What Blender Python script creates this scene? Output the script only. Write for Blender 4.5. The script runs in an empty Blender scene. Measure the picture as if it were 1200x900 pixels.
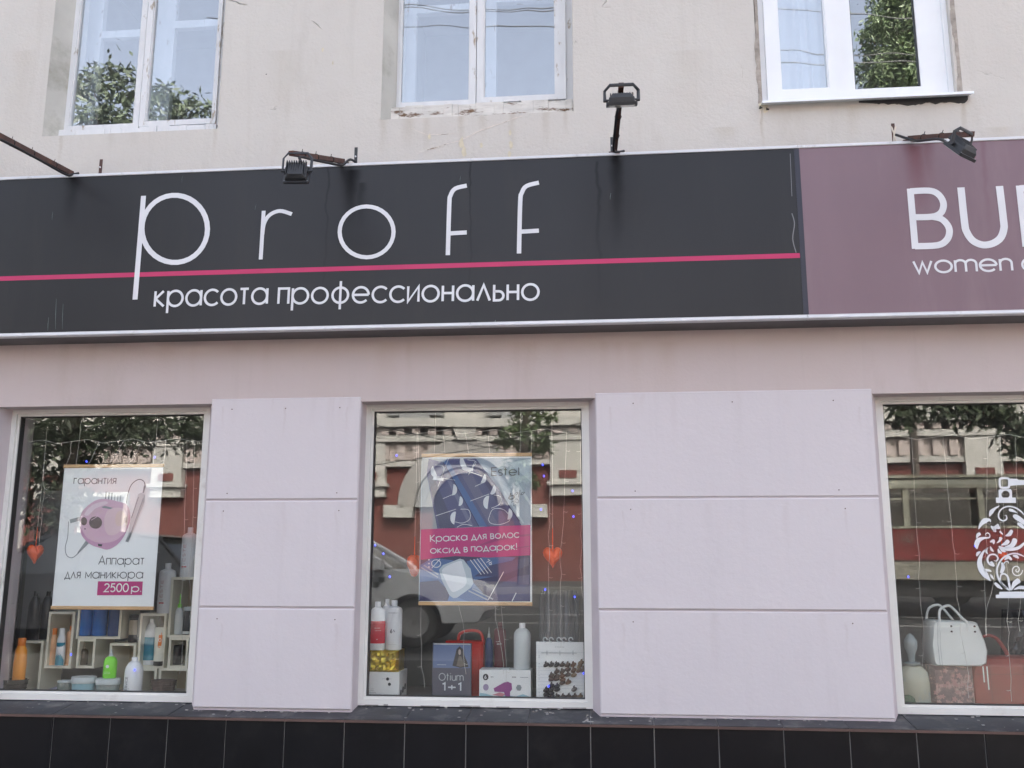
import bpy, math, random
from math import sin, cos, pi, radians
from mathutils import Vector, Matrix

random.seed(7)
S = bpy.context.scene
COL = S.collection

# ------------------------------------------------------------------ camera
EYE = Vector((0.0, -4.55, 1.45))
FPX = 1100.0
YAW, PITCH, ROLL = radians(5.61), radians(10.86), radians(0.09)
fwd = Vector((-sin(YAW)*cos(PITCH), cos(YAW)*cos(PITCH), sin(PITCH)))
rgt = Vector((cos(YAW), sin(YAW), 0))
up = rgt.cross(fwd)
RR = rgt*cos(ROLL)+up*sin(ROLL)
UU = -rgt*sin(ROLL)+up*cos(ROLL)
cam = bpy.data.cameras.new('camera')
cam.sensor_width = 36
cam.lens = 36*FPX/1200
cam.clip_start = 0.05
cam.clip_end = 600
co = bpy.data.objects.new('camera', cam)
COL.objects.link(co)
m = Matrix((RR, UU, -fwd)).transposed().to_4x4()
m.translation = EYE
co.matrix_world = m
S.camera = co

# ------------------------------------------------------------------ light
SUN_EL, SUN_AZ = 43, 20          # the sun stands behind the building, the facade is in its shade
w = bpy.data.worlds.new("World")
S.world = w
w.use_nodes = True
nt = w.node_tree
bg = nt.nodes['Background']
sky = nt.nodes.new('ShaderNodeTexSky')
sky.sky_type = 'NISHITA'
sky.sun_disc = False
sky.sun_elevation = radians(SUN_EL)
sky.sun_rotation = radians(SUN_AZ)
sky.air_density = 0.7
sky.dust_density = 7.0
sky.ozone_density = 0.0
hs = nt.nodes.new('ShaderNodeHueSaturation'); hs.inputs['Saturation'].default_value = .56   # thin overcast: paler sky
nt.links.new(sky.outputs[0], hs.inputs['Color']); nt.links.new(hs.outputs[0], bg.inputs[0])
bg.inputs[1].default_value = 0.15
sl = bpy.data.lights.new('sun', 'SUN')
sl.energy = 1.5
sl.angle = radians(11)
sl.color = (1, .95, .88)
so = bpy.data.objects.new('sun', sl)
COL.objects.link(so)
sd = Vector((sin(radians(SUN_AZ))*cos(radians(SUN_EL)), cos(radians(SUN_AZ))*cos(radians(SUN_EL)), sin(radians(SUN_EL))))
so.rotation_euler = sd.to_track_quat('Z', 'Y').to_euler()
S.view_settings.view_transform = 'Standard'
S.view_settings.look = 'None'
S.view_settings.exposure = 2.68
S.view_settings.gamma = 1
S.render.engine = 'CYCLES'
S.render.resolution_x, S.render.resolution_y = 1024, 768
try:
    S.cycles.transparent_max_bounces = 24
    S.cycles.max_bounces = 10
except Exception:
    pass

# ------------------------------------------------------------------ pixel of the 1200x900 photograph -> point on the plane y=Y
def W(px, py, Y=0.0):
    d = RR*((px-600)/FPX)-UU*((py-450)/FPX)+fwd
    t = (Y-EYE.y)/d.y
    return EYE+d*t
GL = 0.135                       # y of the shop glass
def M(px, py, dist):             # what is seen mirrored in the shop glass, 'dist' metres out in the street
    p = W(px, py, dist)
    return Vector((p.x, 2*GL-dist, p.z))
def WX(px, py, Y=0.0): return W(px, py, Y).x
def WZ(px, py, Y=0.0): return W(px, py, Y).z

# ------------------------------------------------------------------ materials
MATS = {}
def mat(name, col, rough=.6, var=.06, scale=6., bump=0., bscale=40., metal=0., spec=.5, col2=None, c2scale=3., c2lo=.5, c2hi=.7, emit=None, estr=0., stretch=None, coat=0.):
    if name in MATS: return MATS[name]
    mt = bpy.data.materials.new(name)
    mt.use_nodes = True
    n, l = mt.node_tree.nodes, mt.node_tree.links
    b = n['Principled BSDF']
    b.inputs['Roughness'].default_value = rough
    b.inputs['Metallic'].default_value = metal
    b.inputs['Specular IOR Level'].default_value = spec
    if coat: b.inputs['Coat Weight'].default_value = coat; b.inputs['Coat Roughness'].default_value = .1
    tc = n.new('ShaderNodeTexCoord')
    vec = tc.outputs['Object']
    if stretch:
        mp = n.new('ShaderNodeMapping'); mp.inputs['Scale'].default_value = stretch
        l.new(vec, mp.inputs[0]); vec = mp.outputs[0]
    nz = n.new('ShaderNodeTexNoise'); nz.inputs['Scale'].default_value = scale; nz.inputs['Detail'].default_value = 5
    l.new(vec, nz.inputs['Vector'])
    mr = n.new('ShaderNodeMapRange')
    mr.inputs[1].default_value = .3; mr.inputs[2].default_value = .7
    mr.inputs[3].default_value = 1-var; mr.inputs[4].default_value = 1+var
    l.new(nz.outputs[0], mr.inputs[0])
    mx = n.new('ShaderNodeMix'); mx.data_type = 'RGBA'; mx.blend_type = 'MULTIPLY'
    mx.inputs[0].default_value = 1
    mx.inputs[6].default_value = (*col, 1)
    l.new(mr.outputs[0], mx.inputs[7])
    out = mx.outputs[2]
    if col2:
        n2 = n.new('ShaderNodeTexNoise'); n2.inputs['Scale'].default_value = c2scale; n2.inputs['Detail'].default_value = 7
        n2.inputs['Roughness'].default_value = .65
        l.new(vec, n2.inputs['Vector'])
        r2 = n.new('ShaderNodeMapRange'); r2.inputs[1].default_value = c2lo; r2.inputs[2].default_value = c2hi
        l.new(n2.outputs[0], r2.inputs[0])
        m2 = n.new('ShaderNodeMix'); m2.data_type = 'RGBA'
        l.new(r2.outputs[0], m2.inputs[0]); l.new(out, m2.inputs[6]); m2.inputs[7].default_value = (*col2, 1)
        out = m2.outputs[2]
    l.new(out, b.inputs['Base Color'])
    if bump:
        bn = n.new('ShaderNodeTexNoise'); bn.inputs['Scale'].default_value = bscale; bn.inputs['Detail'].default_value = 6
        l.new(vec, bn.inputs['Vector'])
        bp = n.new('ShaderNodeBump'); bp.inputs['Strength'].default_value = 1; bp.inputs['Distance'].default_value = bump
        l.new(bn.outputs[0], bp.inputs['Height']); l.new(bp.outputs[0], b.inputs['Normal'])
    if emit:
        b.inputs['Emission Color'].default_value = (*emit, 1); b.inputs['Emission Strength'].default_value = estr
    MATS[name] = mt
    return mt

def streaks(n, l, tc, items, wob=.012):
    """run-off stains: items are (x, z of the top, length, half width, strength) in metres"""
    sp = n.new('ShaderNodeSeparateXYZ'); l.new(tc.outputs['Object'], sp.inputs[0])
    nz = n.new('ShaderNodeTexNoise'); nz.inputs['Scale'].default_value = 9; nz.inputs['Detail'].default_value = 5
    l.new(tc.outputs['Object'], nz.inputs['Vector'])
    wx = n.new('ShaderNodeMath'); wx.operation = 'MULTIPLY_ADD'; l.new(nz.outputs[0], wx.inputs[0]); wx.inputs[1].default_value = wob*4; l.new(sp.outputs[0], wx.inputs[2])
    tot = None
    for x, z, L, hw, st_ in items:
        d = n.new('ShaderNodeMath'); d.operation = 'SUBTRACT'; l.new(wx.outputs[0], d.inputs[0]); d.inputs[1].default_value = x+wob*2
        a = n.new('ShaderNodeMath'); a.operation = 'ABSOLUTE'; l.new(d.outputs[0], a.inputs[0])
        m1 = n.new('ShaderNodeMapRange'); m1.interpolation_type = 'SMOOTHSTEP'; l.new(a.outputs[0], m1.inputs[0])
        m1.inputs[1].default_value = 0; m1.inputs[2].default_value = hw; m1.inputs[3].default_value = st_; m1.inputs[4].default_value = 0
        m2 = n.new('ShaderNodeMapRange'); l.new(sp.outputs[2], m2.inputs[0]); m2.inputs[1].default_value = z-L; m2.inputs[2].default_value = z
        m3 = n.new('ShaderNodeMapRange'); l.new(sp.outputs[2], m3.inputs[0]); m3.inputs[1].default_value = z; m3.inputs[2].default_value = z+.01; m3.inputs[3].default_value = 1; m3.inputs[4].default_value = 0
        p = n.new('ShaderNodeMath'); p.operation = 'MULTIPLY'; l.new(m1.outputs[0], p.inputs[0]); l.new(m2.outputs[0], p.inputs[1])
        q = n.new('ShaderNodeMath'); q.operation = 'MULTIPLY'; l.new(p.outputs[0], q.inputs[0]); l.new(m3.outputs[0], q.inputs[1])
        if tot is None: tot = q.outputs[0]
        else:
            t = n.new('ShaderNodeMath'); t.operation = 'MAXIMUM'; l.new(tot, t.inputs[0]); l.new(q.outputs[0], t.inputs[1]); tot = t.outputs[0]
    return tot
def stain(mt, items, k=.5, col=None, spec=None):
    """add run-off stains to a finished material"""
    n, l = mt.node_tree.nodes, mt.node_tree.links; b = n['Principled BSDF']
    tc = n.new('ShaderNodeTexCoord'); f = streaks(n, l, tc, items)
    src = b.inputs['Base Color'].links[0].from_socket
    mu = n.new('ShaderNodeMix'); mu.data_type = 'RGBA'; mu.blend_type = 'MULTIPLY'; mu.inputs[0].default_value = 1
    l.new(src, mu.inputs[6]); mu.inputs[7].default_value = (*(col or (k, k, k)), 1)
    mx = n.new('ShaderNodeMix'); mx.data_type = 'RGBA'; l.new(f, mx.inputs[0]); l.new(src, mx.inputs[6]); l.new(mu.outputs[2], mx.inputs[7])
    l.new(mx.outputs[2], b.inputs['Base Color'])
    if spec is not None:
        r_ = n.new('ShaderNodeMapRange'); l.new(f, r_.inputs[0]); r_.inputs[3].default_value = b.inputs['Specular IOR Level'].default_value; r_.inputs[4].default_value = spec
        l.new(r_.outputs[0], b.inputs['Specular IOR Level'])

def glass_mat(name, ior=1.55, tint=(.975, .985, .98), wave=0.0005, wscale=1.6):
    mt = bpy.data.materials.new(name); mt.use_nodes = True
    n, l = mt.node_tree.nodes, mt.node_tree.links
    n.remove(n['Principled BSDF'])
    o = n['Material Output']
    geo = n.new('ShaderNodeNewGeometry')
    io = n.new('ShaderNodeMapRange')
    io.inputs[3].default_value = ior; io.inputs[4].default_value = 1/ior
    l.new(geo.outputs['Backfacing'], io.inputs[0])
    fr = n.new('ShaderNodeFresnel'); l.new(io.outputs[0], fr.inputs['IOR'])
    tr = n.new('ShaderNodeBsdfTransparent'); tr.inputs[0].default_value = (*tint, 1)
    gl = n.new('ShaderNodeBsdfGlossy'); gl.inputs['Roughness'].default_value = 0.0
    gl.inputs[0].default_value = (1, 1, 1, 1)
    tc = n.new('ShaderNodeTexCoord')
    nz = n.new('ShaderNodeTexNoise'); nz.inputs['Scale'].default_value = wscale; nz.inputs['Detail'].default_value = 1
    l.new(tc.outputs['Object'], nz.inputs['Vector'])
    bp = n.new('ShaderNodeBump'); bp.inputs['Distance'].default_value = wave; bp.inputs['Strength'].default_value = 1
    l.new(nz.outputs[0], bp.inputs['Height']); l.new(bp.outputs[0], gl.inputs['Normal'])
    mx = n.new('ShaderNodeMixShader')
    l.new(fr.outputs[0], mx.inputs[0]); l.new(tr.outputs[0], mx.inputs[1]); l.new(gl.outputs[0], mx.inputs[2])
    # thin film of street dust
    df = n.new('ShaderNodeBsdfDiffuse'); df.inputs[0].default_value = (.5, .48, .45, 1)
    n3 = n.new('ShaderNodeTexNoise'); n3.inputs['Scale'].default_value = 5; n3.inputs['Detail'].default_value = 8
    l.new(tc.outputs['Object'], n3.inputs['Vector'])
    r3 = n.new('ShaderNodeMapRange'); r3.inputs[1].default_value = .35; r3.inputs[2].default_value = .75
    r3.inputs[3].default_value = .003; r3.inputs[4].default_value = .022
    l.new(n3.outputs[0], r3.inputs[0])
    m2 = n.new('ShaderNodeMixShader')
    l.new(r3.outputs[0], m2.inputs[0]); l.new(mx.outputs[0], m2.inputs[1]); l.new(df.outputs[0], m2.inputs[2])
    l.new(m2.outputs[0], o.inputs[0])
    return mt

def plaster(name, c1, c2, c3, crack=True, zdirt=None):
    """painted render: broad tone changes, dirt blotches, hairline cracks and trowel relief"""
    mt = bpy.data.materials.new(name); mt.use_nodes = True
    n, l = mt.node_tree.nodes, mt.node_tree.links
    b = n['Principled BSDF']; b.inputs['Roughness'].default_value = .9; b.inputs['Specular IOR Level'].default_value = .25
    tc = n.new('ShaderNodeTexCoord')
    def noise(s, d=6, st=None, r=.6):
        x = n.new('ShaderNodeTexNoise'); x.inputs['Scale'].default_value = s; x.inputs['Detail'].default_value = d; x.inputs['Roughness'].default_value = r
        if st:
            mp = n.new('ShaderNodeMapping'); mp.inputs['Scale'].default_value = st
            l.new(tc.outputs['Object'], mp.inputs[0]); l.new(mp.outputs[0], x.inputs['Vector'])
        else: l.new(tc.outputs['Object'], x.inputs['Vector'])
        return x.outputs[0]
    def rng(x, a, c, lo=0, hi=1):
        r = n.new('ShaderNodeMapRange'); r.inputs[1].default_value = a; r.inputs[2].default_value = c
        r.inputs[3].default_value = lo; r.inputs[4].default_value = hi
        l.new(x, r.inputs[0]); return r.outputs[0]
    def mixc(f, a, c):
        x = n.new('ShaderNodeMix'); x.data_type = 'RGBA'
        l.new(f, x.inputs[0])
        for k, v in ((6, a), (7, c)):
            if isinstance(v, tuple): x.inputs[k].default_value = (*v, 1)
            else: l.new(v, x.inputs[k])
        return x.outputs[2]
    c = mixc(rng(noise(1.3), .35, .65), c1, c2)
    c = mixc(rng(noise(2.2, 8, (1, 1, .35), .7), .56, .8, 0, .75), c, c3)
    c = mixc(rng(noise(38, 4, (1, 1, .8)), .62, .74, 0, .25), c, c3)
    c = mixc(rng(noise(5, 5, (2.6, 1, .16), .6), .55, .78, 0, .2 if crack else .16), c, (c3[0]*.82, c3[1]*.82, c3[2]*.82))
    vo = n.new('ShaderNodeTexVoronoi'); vo.feature = 'DISTANCE_TO_EDGE'; vo.inputs['Scale'].default_value = 1.5
    mpn = n.new('ShaderNodeVectorMath'); mpn.operation = 'ADD'
    nv = n.new('ShaderNodeTexNoise'); nv.inputs['Scale'].default_value = 4; nv.inputs['Detail'].default_value = 6
    l.new(tc.outputs['Object'], nv.inputs['Vector'])
    sc3 = n.new('ShaderNodeVectorMath'); sc3.operation = 'SCALE'; sc3.inputs['Scale'].default_value = .22
    l.new(nv.outputs['Color'], sc3.inputs[0])
    l.new(tc.outputs['Object'], mpn.inputs[0]); l.new(sc3.outputs[0], mpn.inputs[1])
    l.new(mpn.outputs[0], vo.inputs['Vector'])
    ck = rng(vo.outputs['Distance'], .0, .006, 1, 0)
    mk = rng(noise(1.9, 4), .60, .66)
    ml = n.new('ShaderNodeMath'); ml.operation = 'MULTIPLY'; l.new(ck, ml.inputs[0]); l.new(mk, ml.inputs[1])
    ckm = ml.outputs[0]
    if crack: c = mixc(rng(ckm, 0, 1, 0, .55), c, (c3[0]*.5, c3[1]*.48, c3[2]*.45))
    l.new(c, b.inputs['Base Color'])
    h = n.new('ShaderNodeMath'); h.operation = 'MULTIPLY_ADD'
    l.new(noise(5.5, 9, None, .58), h.inputs[0]); h.inputs[1].default_value = 1.0
    hs_ = n.new('ShaderNodeMath'); hs_.operation = 'MULTIPLY'; hs_.inputs[1].default_value = .3
    l.new(noise(60, 5), hs_.inputs[0]); l.new(hs_.outputs[0], h.inputs[2])
    h2 = n.new('ShaderNodeMath'); h2.operation = 'MULTIPLY_ADD'
    l.new(ckm, h2.inputs[0]); h2.inputs[1].default_value = -1.2 if crack else 0; l.new(h.outputs[0], h2.inputs[2])
    bp = n.new('ShaderNodeBump'); bp.inputs['Distance'].default_value = .008 if crack else .003; bp.inputs['Strength'].default_value = 1
    l.new(h2.outputs[0], bp.inputs['Height']); l.new(bp.outputs[0], b.inputs['Normal'])
    return mt

m_plast = plaster('cream_plaster', (.59, .565, .525), (.56, .53, .49), (.48, .445, .395))
m_band = plaster('shaded_band_paint', (.56, .485, .48), (.54, .465, .45), (.46, .395, .37), crack=False)  # same paint as the panels, darkened: shade of the sign put into the colour
m_pil = plaster('lilac_panel_paint', (.645, .605, .625), (.625, .585, .605), (.585, .54, .555), crack=False)
m_reveal = mat('window_reveal_plaster', (.50, .49, .45), .9, .12, 4, .003, 20, col2=(.3, .29, .24))
m_lreveal = mat('mauve_reveal_paint', (.56, .50, .52), .9, .08, 4, .001, 60)
m_wood = mat('old_white_painted_wood', (.66, .67, .68), .6, .06, 14, .0015, 60, col2=(.33, .27, .2), c2scale=26, c2lo=.6, c2hi=.68, stretch=(1, 1, .35))
m_woodrot = mat('rotten_sill_wood', (.62, .6, .56), .8, .15, 14, .004, 50, col2=(.16, .1, .06), c2scale=16, c2lo=.57, c2hi=.64, stretch=(.5, 1, 2))
m_pvc = mat('white_pvc', (.78, .8, .82), .35, .03, 5)
m_frame = mat('cream_white_window_frame', (.71, .71, .68), .45, .06, 3, .0004, 30, col2=(.5, .47, .43), c2scale=5, c2lo=.6, c2hi=.8)
m_gasket = mat('black_rubber_gasket', (.03, .03, .03), .5)
m_glass = glass_mat('window_glass', 1.6)
m_glassup = glass_mat('upper_window_glass', 2.6, (.9, .93, .95), .0011, 3.0)
m_black = mat('black_sign_vinyl', (.017, .017, .020), .36, .12, 1.4, .0006, 3.5, spec=.34, col2=(.026, .024, .024), c2scale=2.2, c2lo=.55, c2hi=.85, stretch=(2.2, 1, .35))
m_mauve = mat('mauve_sign_vinyl', (.195, .125, .15), .42, .05, 1.4, .0006, 3.5, col2=(.245, .17, .19), c2scale=2.2, c2lo=.5, c2hi=.85, stretch=(2.2, 1, .35))
m_strip = mat('navy_joint_strip', (.022, .023, .04), .45)
m_letter = mat('white_vinyl_lettering', (.68, .69, .72), .5, .04)
m_pinkline = mat('magenta_vinyl_line', (.50, .020, .115), .45, .06)
m_trim = mat('white_aluminium_trim', (.66, .67, .70), .4, .06, 3, col2=(.4, .38, .37), c2scale=8, c2lo=.6, c2hi=.75)
m_under = mat('sign_box_back_steel', (.12, .115, .12), .7, .15)
m_rust = mat('rusty_brown_steel', (.085, .045, .038), .75, .25, 20, .0008, 80, col2=(.16, .07, .04), c2scale=14)
m_lamp = mat('black_cast_aluminium', (.022, .024, .028), .5, .15, 20, .0003, 90)
m_cable = mat('black_rubber_cable', (.015, .015, .017), .55)
m_lens = mat('floodlight_lens', (.5, .5, .45), .15)
m_steel = mat('galvanised_steel', (.35, .35, .35), .45, .1, metal=.8)
m_tile = mat('black_plinth_tile', (.006, .006, .008), .28, .25, 4, .0004, 9, spec=.35, col2=(.016, .016, .017), c2scale=5, c2lo=.55, c2hi=.8)
m_sill = mat('dark_grey_sill_tile', (.030, .031, .037), .5, .25, 7, .0006, 30, col2=(.14, .135, .13), c2scale=9, c2lo=.52, c2hi=.75)
m_grout = mat('pale_grout', (.35, .34, .33), .9, .15)
m_edge = mat('brown_edge_profile', (.11, .065, .055), .6, .2)
m_cement = mat('cement_mortar_lumps', (.33, .32, .31), .9, .2, 30, .003, 50)
m_room = mat('shop_room_wall', (.24, .24, .235), .9, .08)
m_roomdark = mat('shop_room_dark', (.07, .066, .06), .8, .2, 3)
m_grey = mat('grey_display_backing', (.36, .37, .38), .8, .12, 2)
m_floor = mat('display_floor_board', (.36, .34, .31), .6, .1)
m_cube = mat('cream_laminate_shelf', (.78, .75, .62), .5, .06)
m_cubeback = mat('beige_shelf_back', (.36, .29, .18), .7, .08)
m_upwall = mat('flat_room_wall', (.55, .57, .6), .9)
m_curtain = mat('sheer_white_curtain', (.80, .82, .86), .8, .04, 3)
m_paper = mat('poster_paper', (.80, .83, .84), .42, .02, 3)
m_rod = mat('light_wood_poster_rod', (.60, .38, .19), .55, .15, 40, stretch=(.1, 1, 1))
m_wire = mat('clear_garland_wire', (.62, .60, .56), .4, .1)
m_led = mat('blue_led', (.05, .06, .5), .3, emit=(.03, .05, 1.0), estr=.9)
m_redfelt = mat('orange_red_heart', (.95, .13, .025), .45, .08, 20)
def pc(name, r, g, b, rough=.45, **k): return mat(name, (r, g, b), rough, .04, **k)

rs_ = random.Random(21)
def _s(px, py, Y, L, hw, st): p = W(px, py, Y); return (p.x, p.z, L, hw, st)
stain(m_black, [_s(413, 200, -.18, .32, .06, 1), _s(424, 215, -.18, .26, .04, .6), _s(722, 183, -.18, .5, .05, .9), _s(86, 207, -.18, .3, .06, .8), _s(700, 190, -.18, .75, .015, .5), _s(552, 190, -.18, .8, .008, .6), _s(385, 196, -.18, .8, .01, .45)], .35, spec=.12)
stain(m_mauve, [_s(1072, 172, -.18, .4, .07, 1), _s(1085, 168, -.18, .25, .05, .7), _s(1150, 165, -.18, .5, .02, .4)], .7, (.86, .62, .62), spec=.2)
stain(m_plast, [_s(330, 60, 0, .5, .12, .25), _s(805, 60, 0, .6, .15, .25), _s(30, 60, 0, .6, .1, .3)]+[_s(px, py, 0, L, hw, st) for px, py, L, hw, st in ((449, 140, .22, .03, .6), (478, 140, .18, .05, .6), (500, 139, .25, .03, .5), (541, 136, .25, .03, .7), (565, 135, .18, .04, .5), (600, 133, .28, .025, .6), (640, 131, .22, .03, .5), (664, 130, .16, .02, .6),
    (72, 160, .2, .02, .6), (130, 157, .12, .03, .3), (252, 148, .2, .02, .6), (892, 124, .28, .012, 1), (1128, 120, .25, .02, .8), (1000, 125, .18, .05, .4), (850, 150, .1, .1, .6), (1170, 150, .1, .1, .5))], .72, (.80, .76, .70))
_pz = []
for px in (262, 334, 408, 716, 1006): _pz.append(_s(px, 478, 0, .10+.1*rs_.random(), .010, .5))
for px in (262, 395, 730, 990): _pz += [_s(px, 600, 0, .14, .010, .4), _s(px, 732, 0, .16, .010, .4)]
for i in range(26): _pz.append(_s(rs_.choice((rs_.uniform(232, 412), rs_.uniform(704, 1040))), rs_.choice((463, 590, 718)), 0, rs_.uniform(.08, .35), rs_.uniform(.006, .03), rs_.uniform(.12, .35)))
stain(m_pil, _pz, .8, (.86, .82, .80))
stain(m_band, [_s(rs_.uniform(0, 1200), 402, 0, rs_.uniform(.15, .4), rs_.uniform(.01, .08), rs_.uniform(.15, .5)) for i in range(22)], .85, (.90, .87, .82))

# ------------------------------------------------------------------ mesh helpers
class MB:
    def __init__(s): s.v = []; s.f = []; s.sm = []
    def box(s, x0, x1, y0, y1, z0, z1):
        b = len(s.v)
        s.v += [(x, y, z) for z in (z0, z1) for y in (y0, y1) for x in (x0, x1)]
        s.f += [tuple(b+i for i in q) for q in ((0, 2, 3, 1), (4, 5, 7, 6), (0, 1, 5, 4), (2, 6, 7, 3), (0, 4, 6, 2), (1, 3, 7, 5))]
        return s
    def cham(s, x0, x1, y0, y1, z0, z1, c):
        """box whose front (low y) edges are chamfered by c"""
        b = len(s.v)
        s.v += [(x0, y1, z0), (x1, y1, z0), (x1, y1, z1), (x0, y1, z1)]
        s.v += [(x0, y0+c, z0), (x1, y0+c, z0), (x1, y0+c, z1), (x0, y0+c, z1)]
        s.v += [(x0+c, y0, z0+c), (x1-c, y0, z0+c), (x1-c, y0, z1-c), (x0+c, y0, z1-c)]
        q = [(3, 2, 1, 0), (8, 9, 10, 11)]
        for i in range(4):
            j = (i+1) % 4
            q += [(i, j, 4+j, 4+i), (4+i, 4+j, 8+j, 8+i)]
        s.f += [tuple(b+i for i in t) for t in q]
        return s
    def quad(s, *p):
        b = len(s.v); s.v += [tuple(x) for x in p]; s.f.append(tuple(range(b, b+len(p)))); return s
    def bar(s, a, b_, r, r2=None, n=6, cap=True):
        a, b_ = Vector(a), Vector(b_); r2 = r if r2 is None else r2
        d = (b_-a).normalized(); u = d.orthogonal().normalized(); v = d.cross(u)
        b = len(s.v)
        for p, rr in ((a, r), (b_, r2)):
            for i in range(n):
                t = 2*pi*(i+.5)/n; s.v.append(tuple(p+u*cos(t)*rr+v*sin(t)*rr))
        for i in range(n):
            j = (i+1) % n; s.f.append((b+i, b+j, b+n+j, b+n+i))
        if cap: s.f += [tuple(range(b+n-1, b-1, -1)), tuple(range(b+n, b+2*n))]
        return s
    def tube(s, pts, r, n=6, flat=1.0):
        pts = [Vector(p) for p in pts]; b = len(s.v)
        prev = None
        for k, p in enumerate(pts):
            d = (pts[min(k+1, len(pts)-1)]-pts[max(k-1, 0)])
            d = d.normalized() if d.length > 1e-9 else Vector((0, 0, 1))
            if prev is None: u = d.orthogonal().normalized()
            else:
                u = (prev-d*prev.dot(d))
                u = u.normalized() if u.length > 1e-6 else d.orthogonal().normalized()
            prev = u; v = d.cross(u)
            rr = r[k] if isinstance(r, (list, tuple)) else r
            for i in range(n):
                t = 2*pi*i/n; s.v.append(tuple(p+u*cos(t)*rr+v*sin(t)*rr*flat))
        for k in range(len(pts)-1):
            for i in range(n):
                j = (i+1) % n; s.f.append((b+k*n+i, b+k*n+j, b+(k+1)*n+j, b+(k+1)*n+i))
        e = b+(len(pts)-1)*n
        s.f += [tuple(range(b+n-1, b-1, -1)), tuple(range(e, e+n))]
        return s
    def lathe(s, prof, c=(0, 0, 0), n=18, sx=1, sy=1):
        b = len(s.v); k = len(prof)
        for r, z in prof:
            for i in range(n):
                t = 2*pi*i/n; s.v.append((c[0]+r*cos(t)*sx, c[1]+r*sin(t)*sy, c[2]+z))
        for a in range(k-1):
            for i in range(n):
                j = (i+1) % n; s.f.append((b+a*n+i, b+a*n+j, b+(a+1)*n+j, b+(a+1)*n+i))
        s.f += [tuple(range(b+n-1, b-1, -1)), tuple(range(b+(k-1)*n, b+k*n))]
        return s
    def extr(s, poly, y0, y1):
        """closed x,z outline extruded from y0 to y1"""
        b = len(s.v); n = len(poly)
        s.v += [(p[0], y0, p[1]) for p in poly]+[(p[0], y1, p[1]) for p in poly]
        s.f += [tuple(range(b, b+n)), tuple(range(b+2*n-1, b+n-1, -1))]
        for i in range(n):
            j = (i+1) % n; s.f.append((b+i, b+n+i, b+n+j, b+j))
        return s
    def ribbon(s, pts, wd, y, closed=False, dep=0.0):
        """flat stroke of constant (or per point) width on plane y; pts are x,z"""
        P = [Vector((p[0], p[1])) for p in pts]; n = len(P); L = []; R_ = []
        for i, p in enumerate(P):
            if closed: a, c = P[i-1], P[(i+1) % n]
            else: a, c = P[max(i-1, 0)], P[min(i+1, n-1)]
            d1 = (p-a); d2 = (c-p)
            if d1.length < 1e-9: d1 = d2
            if d2.length < 1e-9: d2 = d1
            d1 = d1.normalized(); d2 = d2.normalized()
            n1 = Vector((-d1.y, d1.x)); n2 = Vector((-d2.y, d2.x))
            nn = n1+n2; nn = nn.normalized() if nn.length > 1e-6 else n1
            k = 1/max(nn.dot(n1), .45)
            h = (wd[i] if isinstance(wd, (list, tuple)) else wd)/2*k
            L.append(p+nn*h); R_.append(p-nn*h)
        b = len(s.v)
        for q in L: s.v.append((q.x, y, q.y))
        for q in R_: s.v.append((q.x, y, q.y))
        for i in range(n if closed else n-1):
            j = (i+1) % n; s.f.append((b+i, b+j, b+n+j, b+n+i))
        return s
    def build(s, name, m, parent=None, smooth=False):
        me = bpy.data.meshes.new(name); me.from_pydata([tuple(v) for v in s.v], [], s.f)
        if m: me.materials.append(m)
        if smooth:
            me.polygons.foreach_set('use_smooth', [True]*len(me.polygons))
            try: me.set_sharp_from_angle(angle=radians(40))
            except Exception: pass
        me.update()
        o = bpy.data.objects.new(name, me); COL.objects.link(o)
        if parent: o.parent = parent
        return o

def tag(o, label=None, cat=None, group=None, kind=None):
    if label: o['label'] = label
    if cat: o['category'] = cat
    if group: o['group'] = group
    if kind: o['kind'] = kind
    return o
def thing(name, label, cat, loc=(0, 0, 0), group=None):
    o = bpy.data.objects.new(name, None); COL.objects.link(o); o.location = loc; o.empty_display_size = .1
    return tag(o, label, cat, group)
def rel(parent, o):
    """o was built in world coordinates: keep it there under its parent's location"""
    p = parent; off = Vector((0, 0, 0))
    while p: off += p.location; p = p.parent
    o.location = -off
    return o
def P(mb, name, m, parent, smooth=False, label=None):
    o = mb.build(name, m, parent, smooth); rel(parent, o)
    if label: o['label'] = label
    return o
def cat_rom(pts, k=6, closed=False):
    P_ = [Vector(p) for p in pts]; n = len(P_); out = []
    for i in range(n if closed else n-1):
        if closed: a, b, c, d = P_[i-1], P_[i], P_[(i+1) % n], P_[(i+2) % n]
        else: a, b, c, d = P_[max(i-1, 0)], P_[i], P_[i+1], P_[min(i+2, n-1)]
        for j in range(k):
            t = j/k
            out.append(.5*((2*b)+(c-a)*t+(2*a-5*b+4*c-d)*t*t+(3*b-a-3*c+d)*t**3))
    if not closed: out.append(P_[-1])
    return out
def px2(pts, Y): return [(W(x, y, Y).x, W(x, y, Y).z) for x, y in pts]
def arc(cx, cy, rx, ry, a0, a1, n=14):
    return [(cx+rx*cos(radians(a0+(a1-a0)*i/n)), cy+ry*sin(radians(a0+(a1-a0)*i/n))) for i in range(n+1)]
PXM = 1/240.0   # about one photo pixel in metres on the facade

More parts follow.
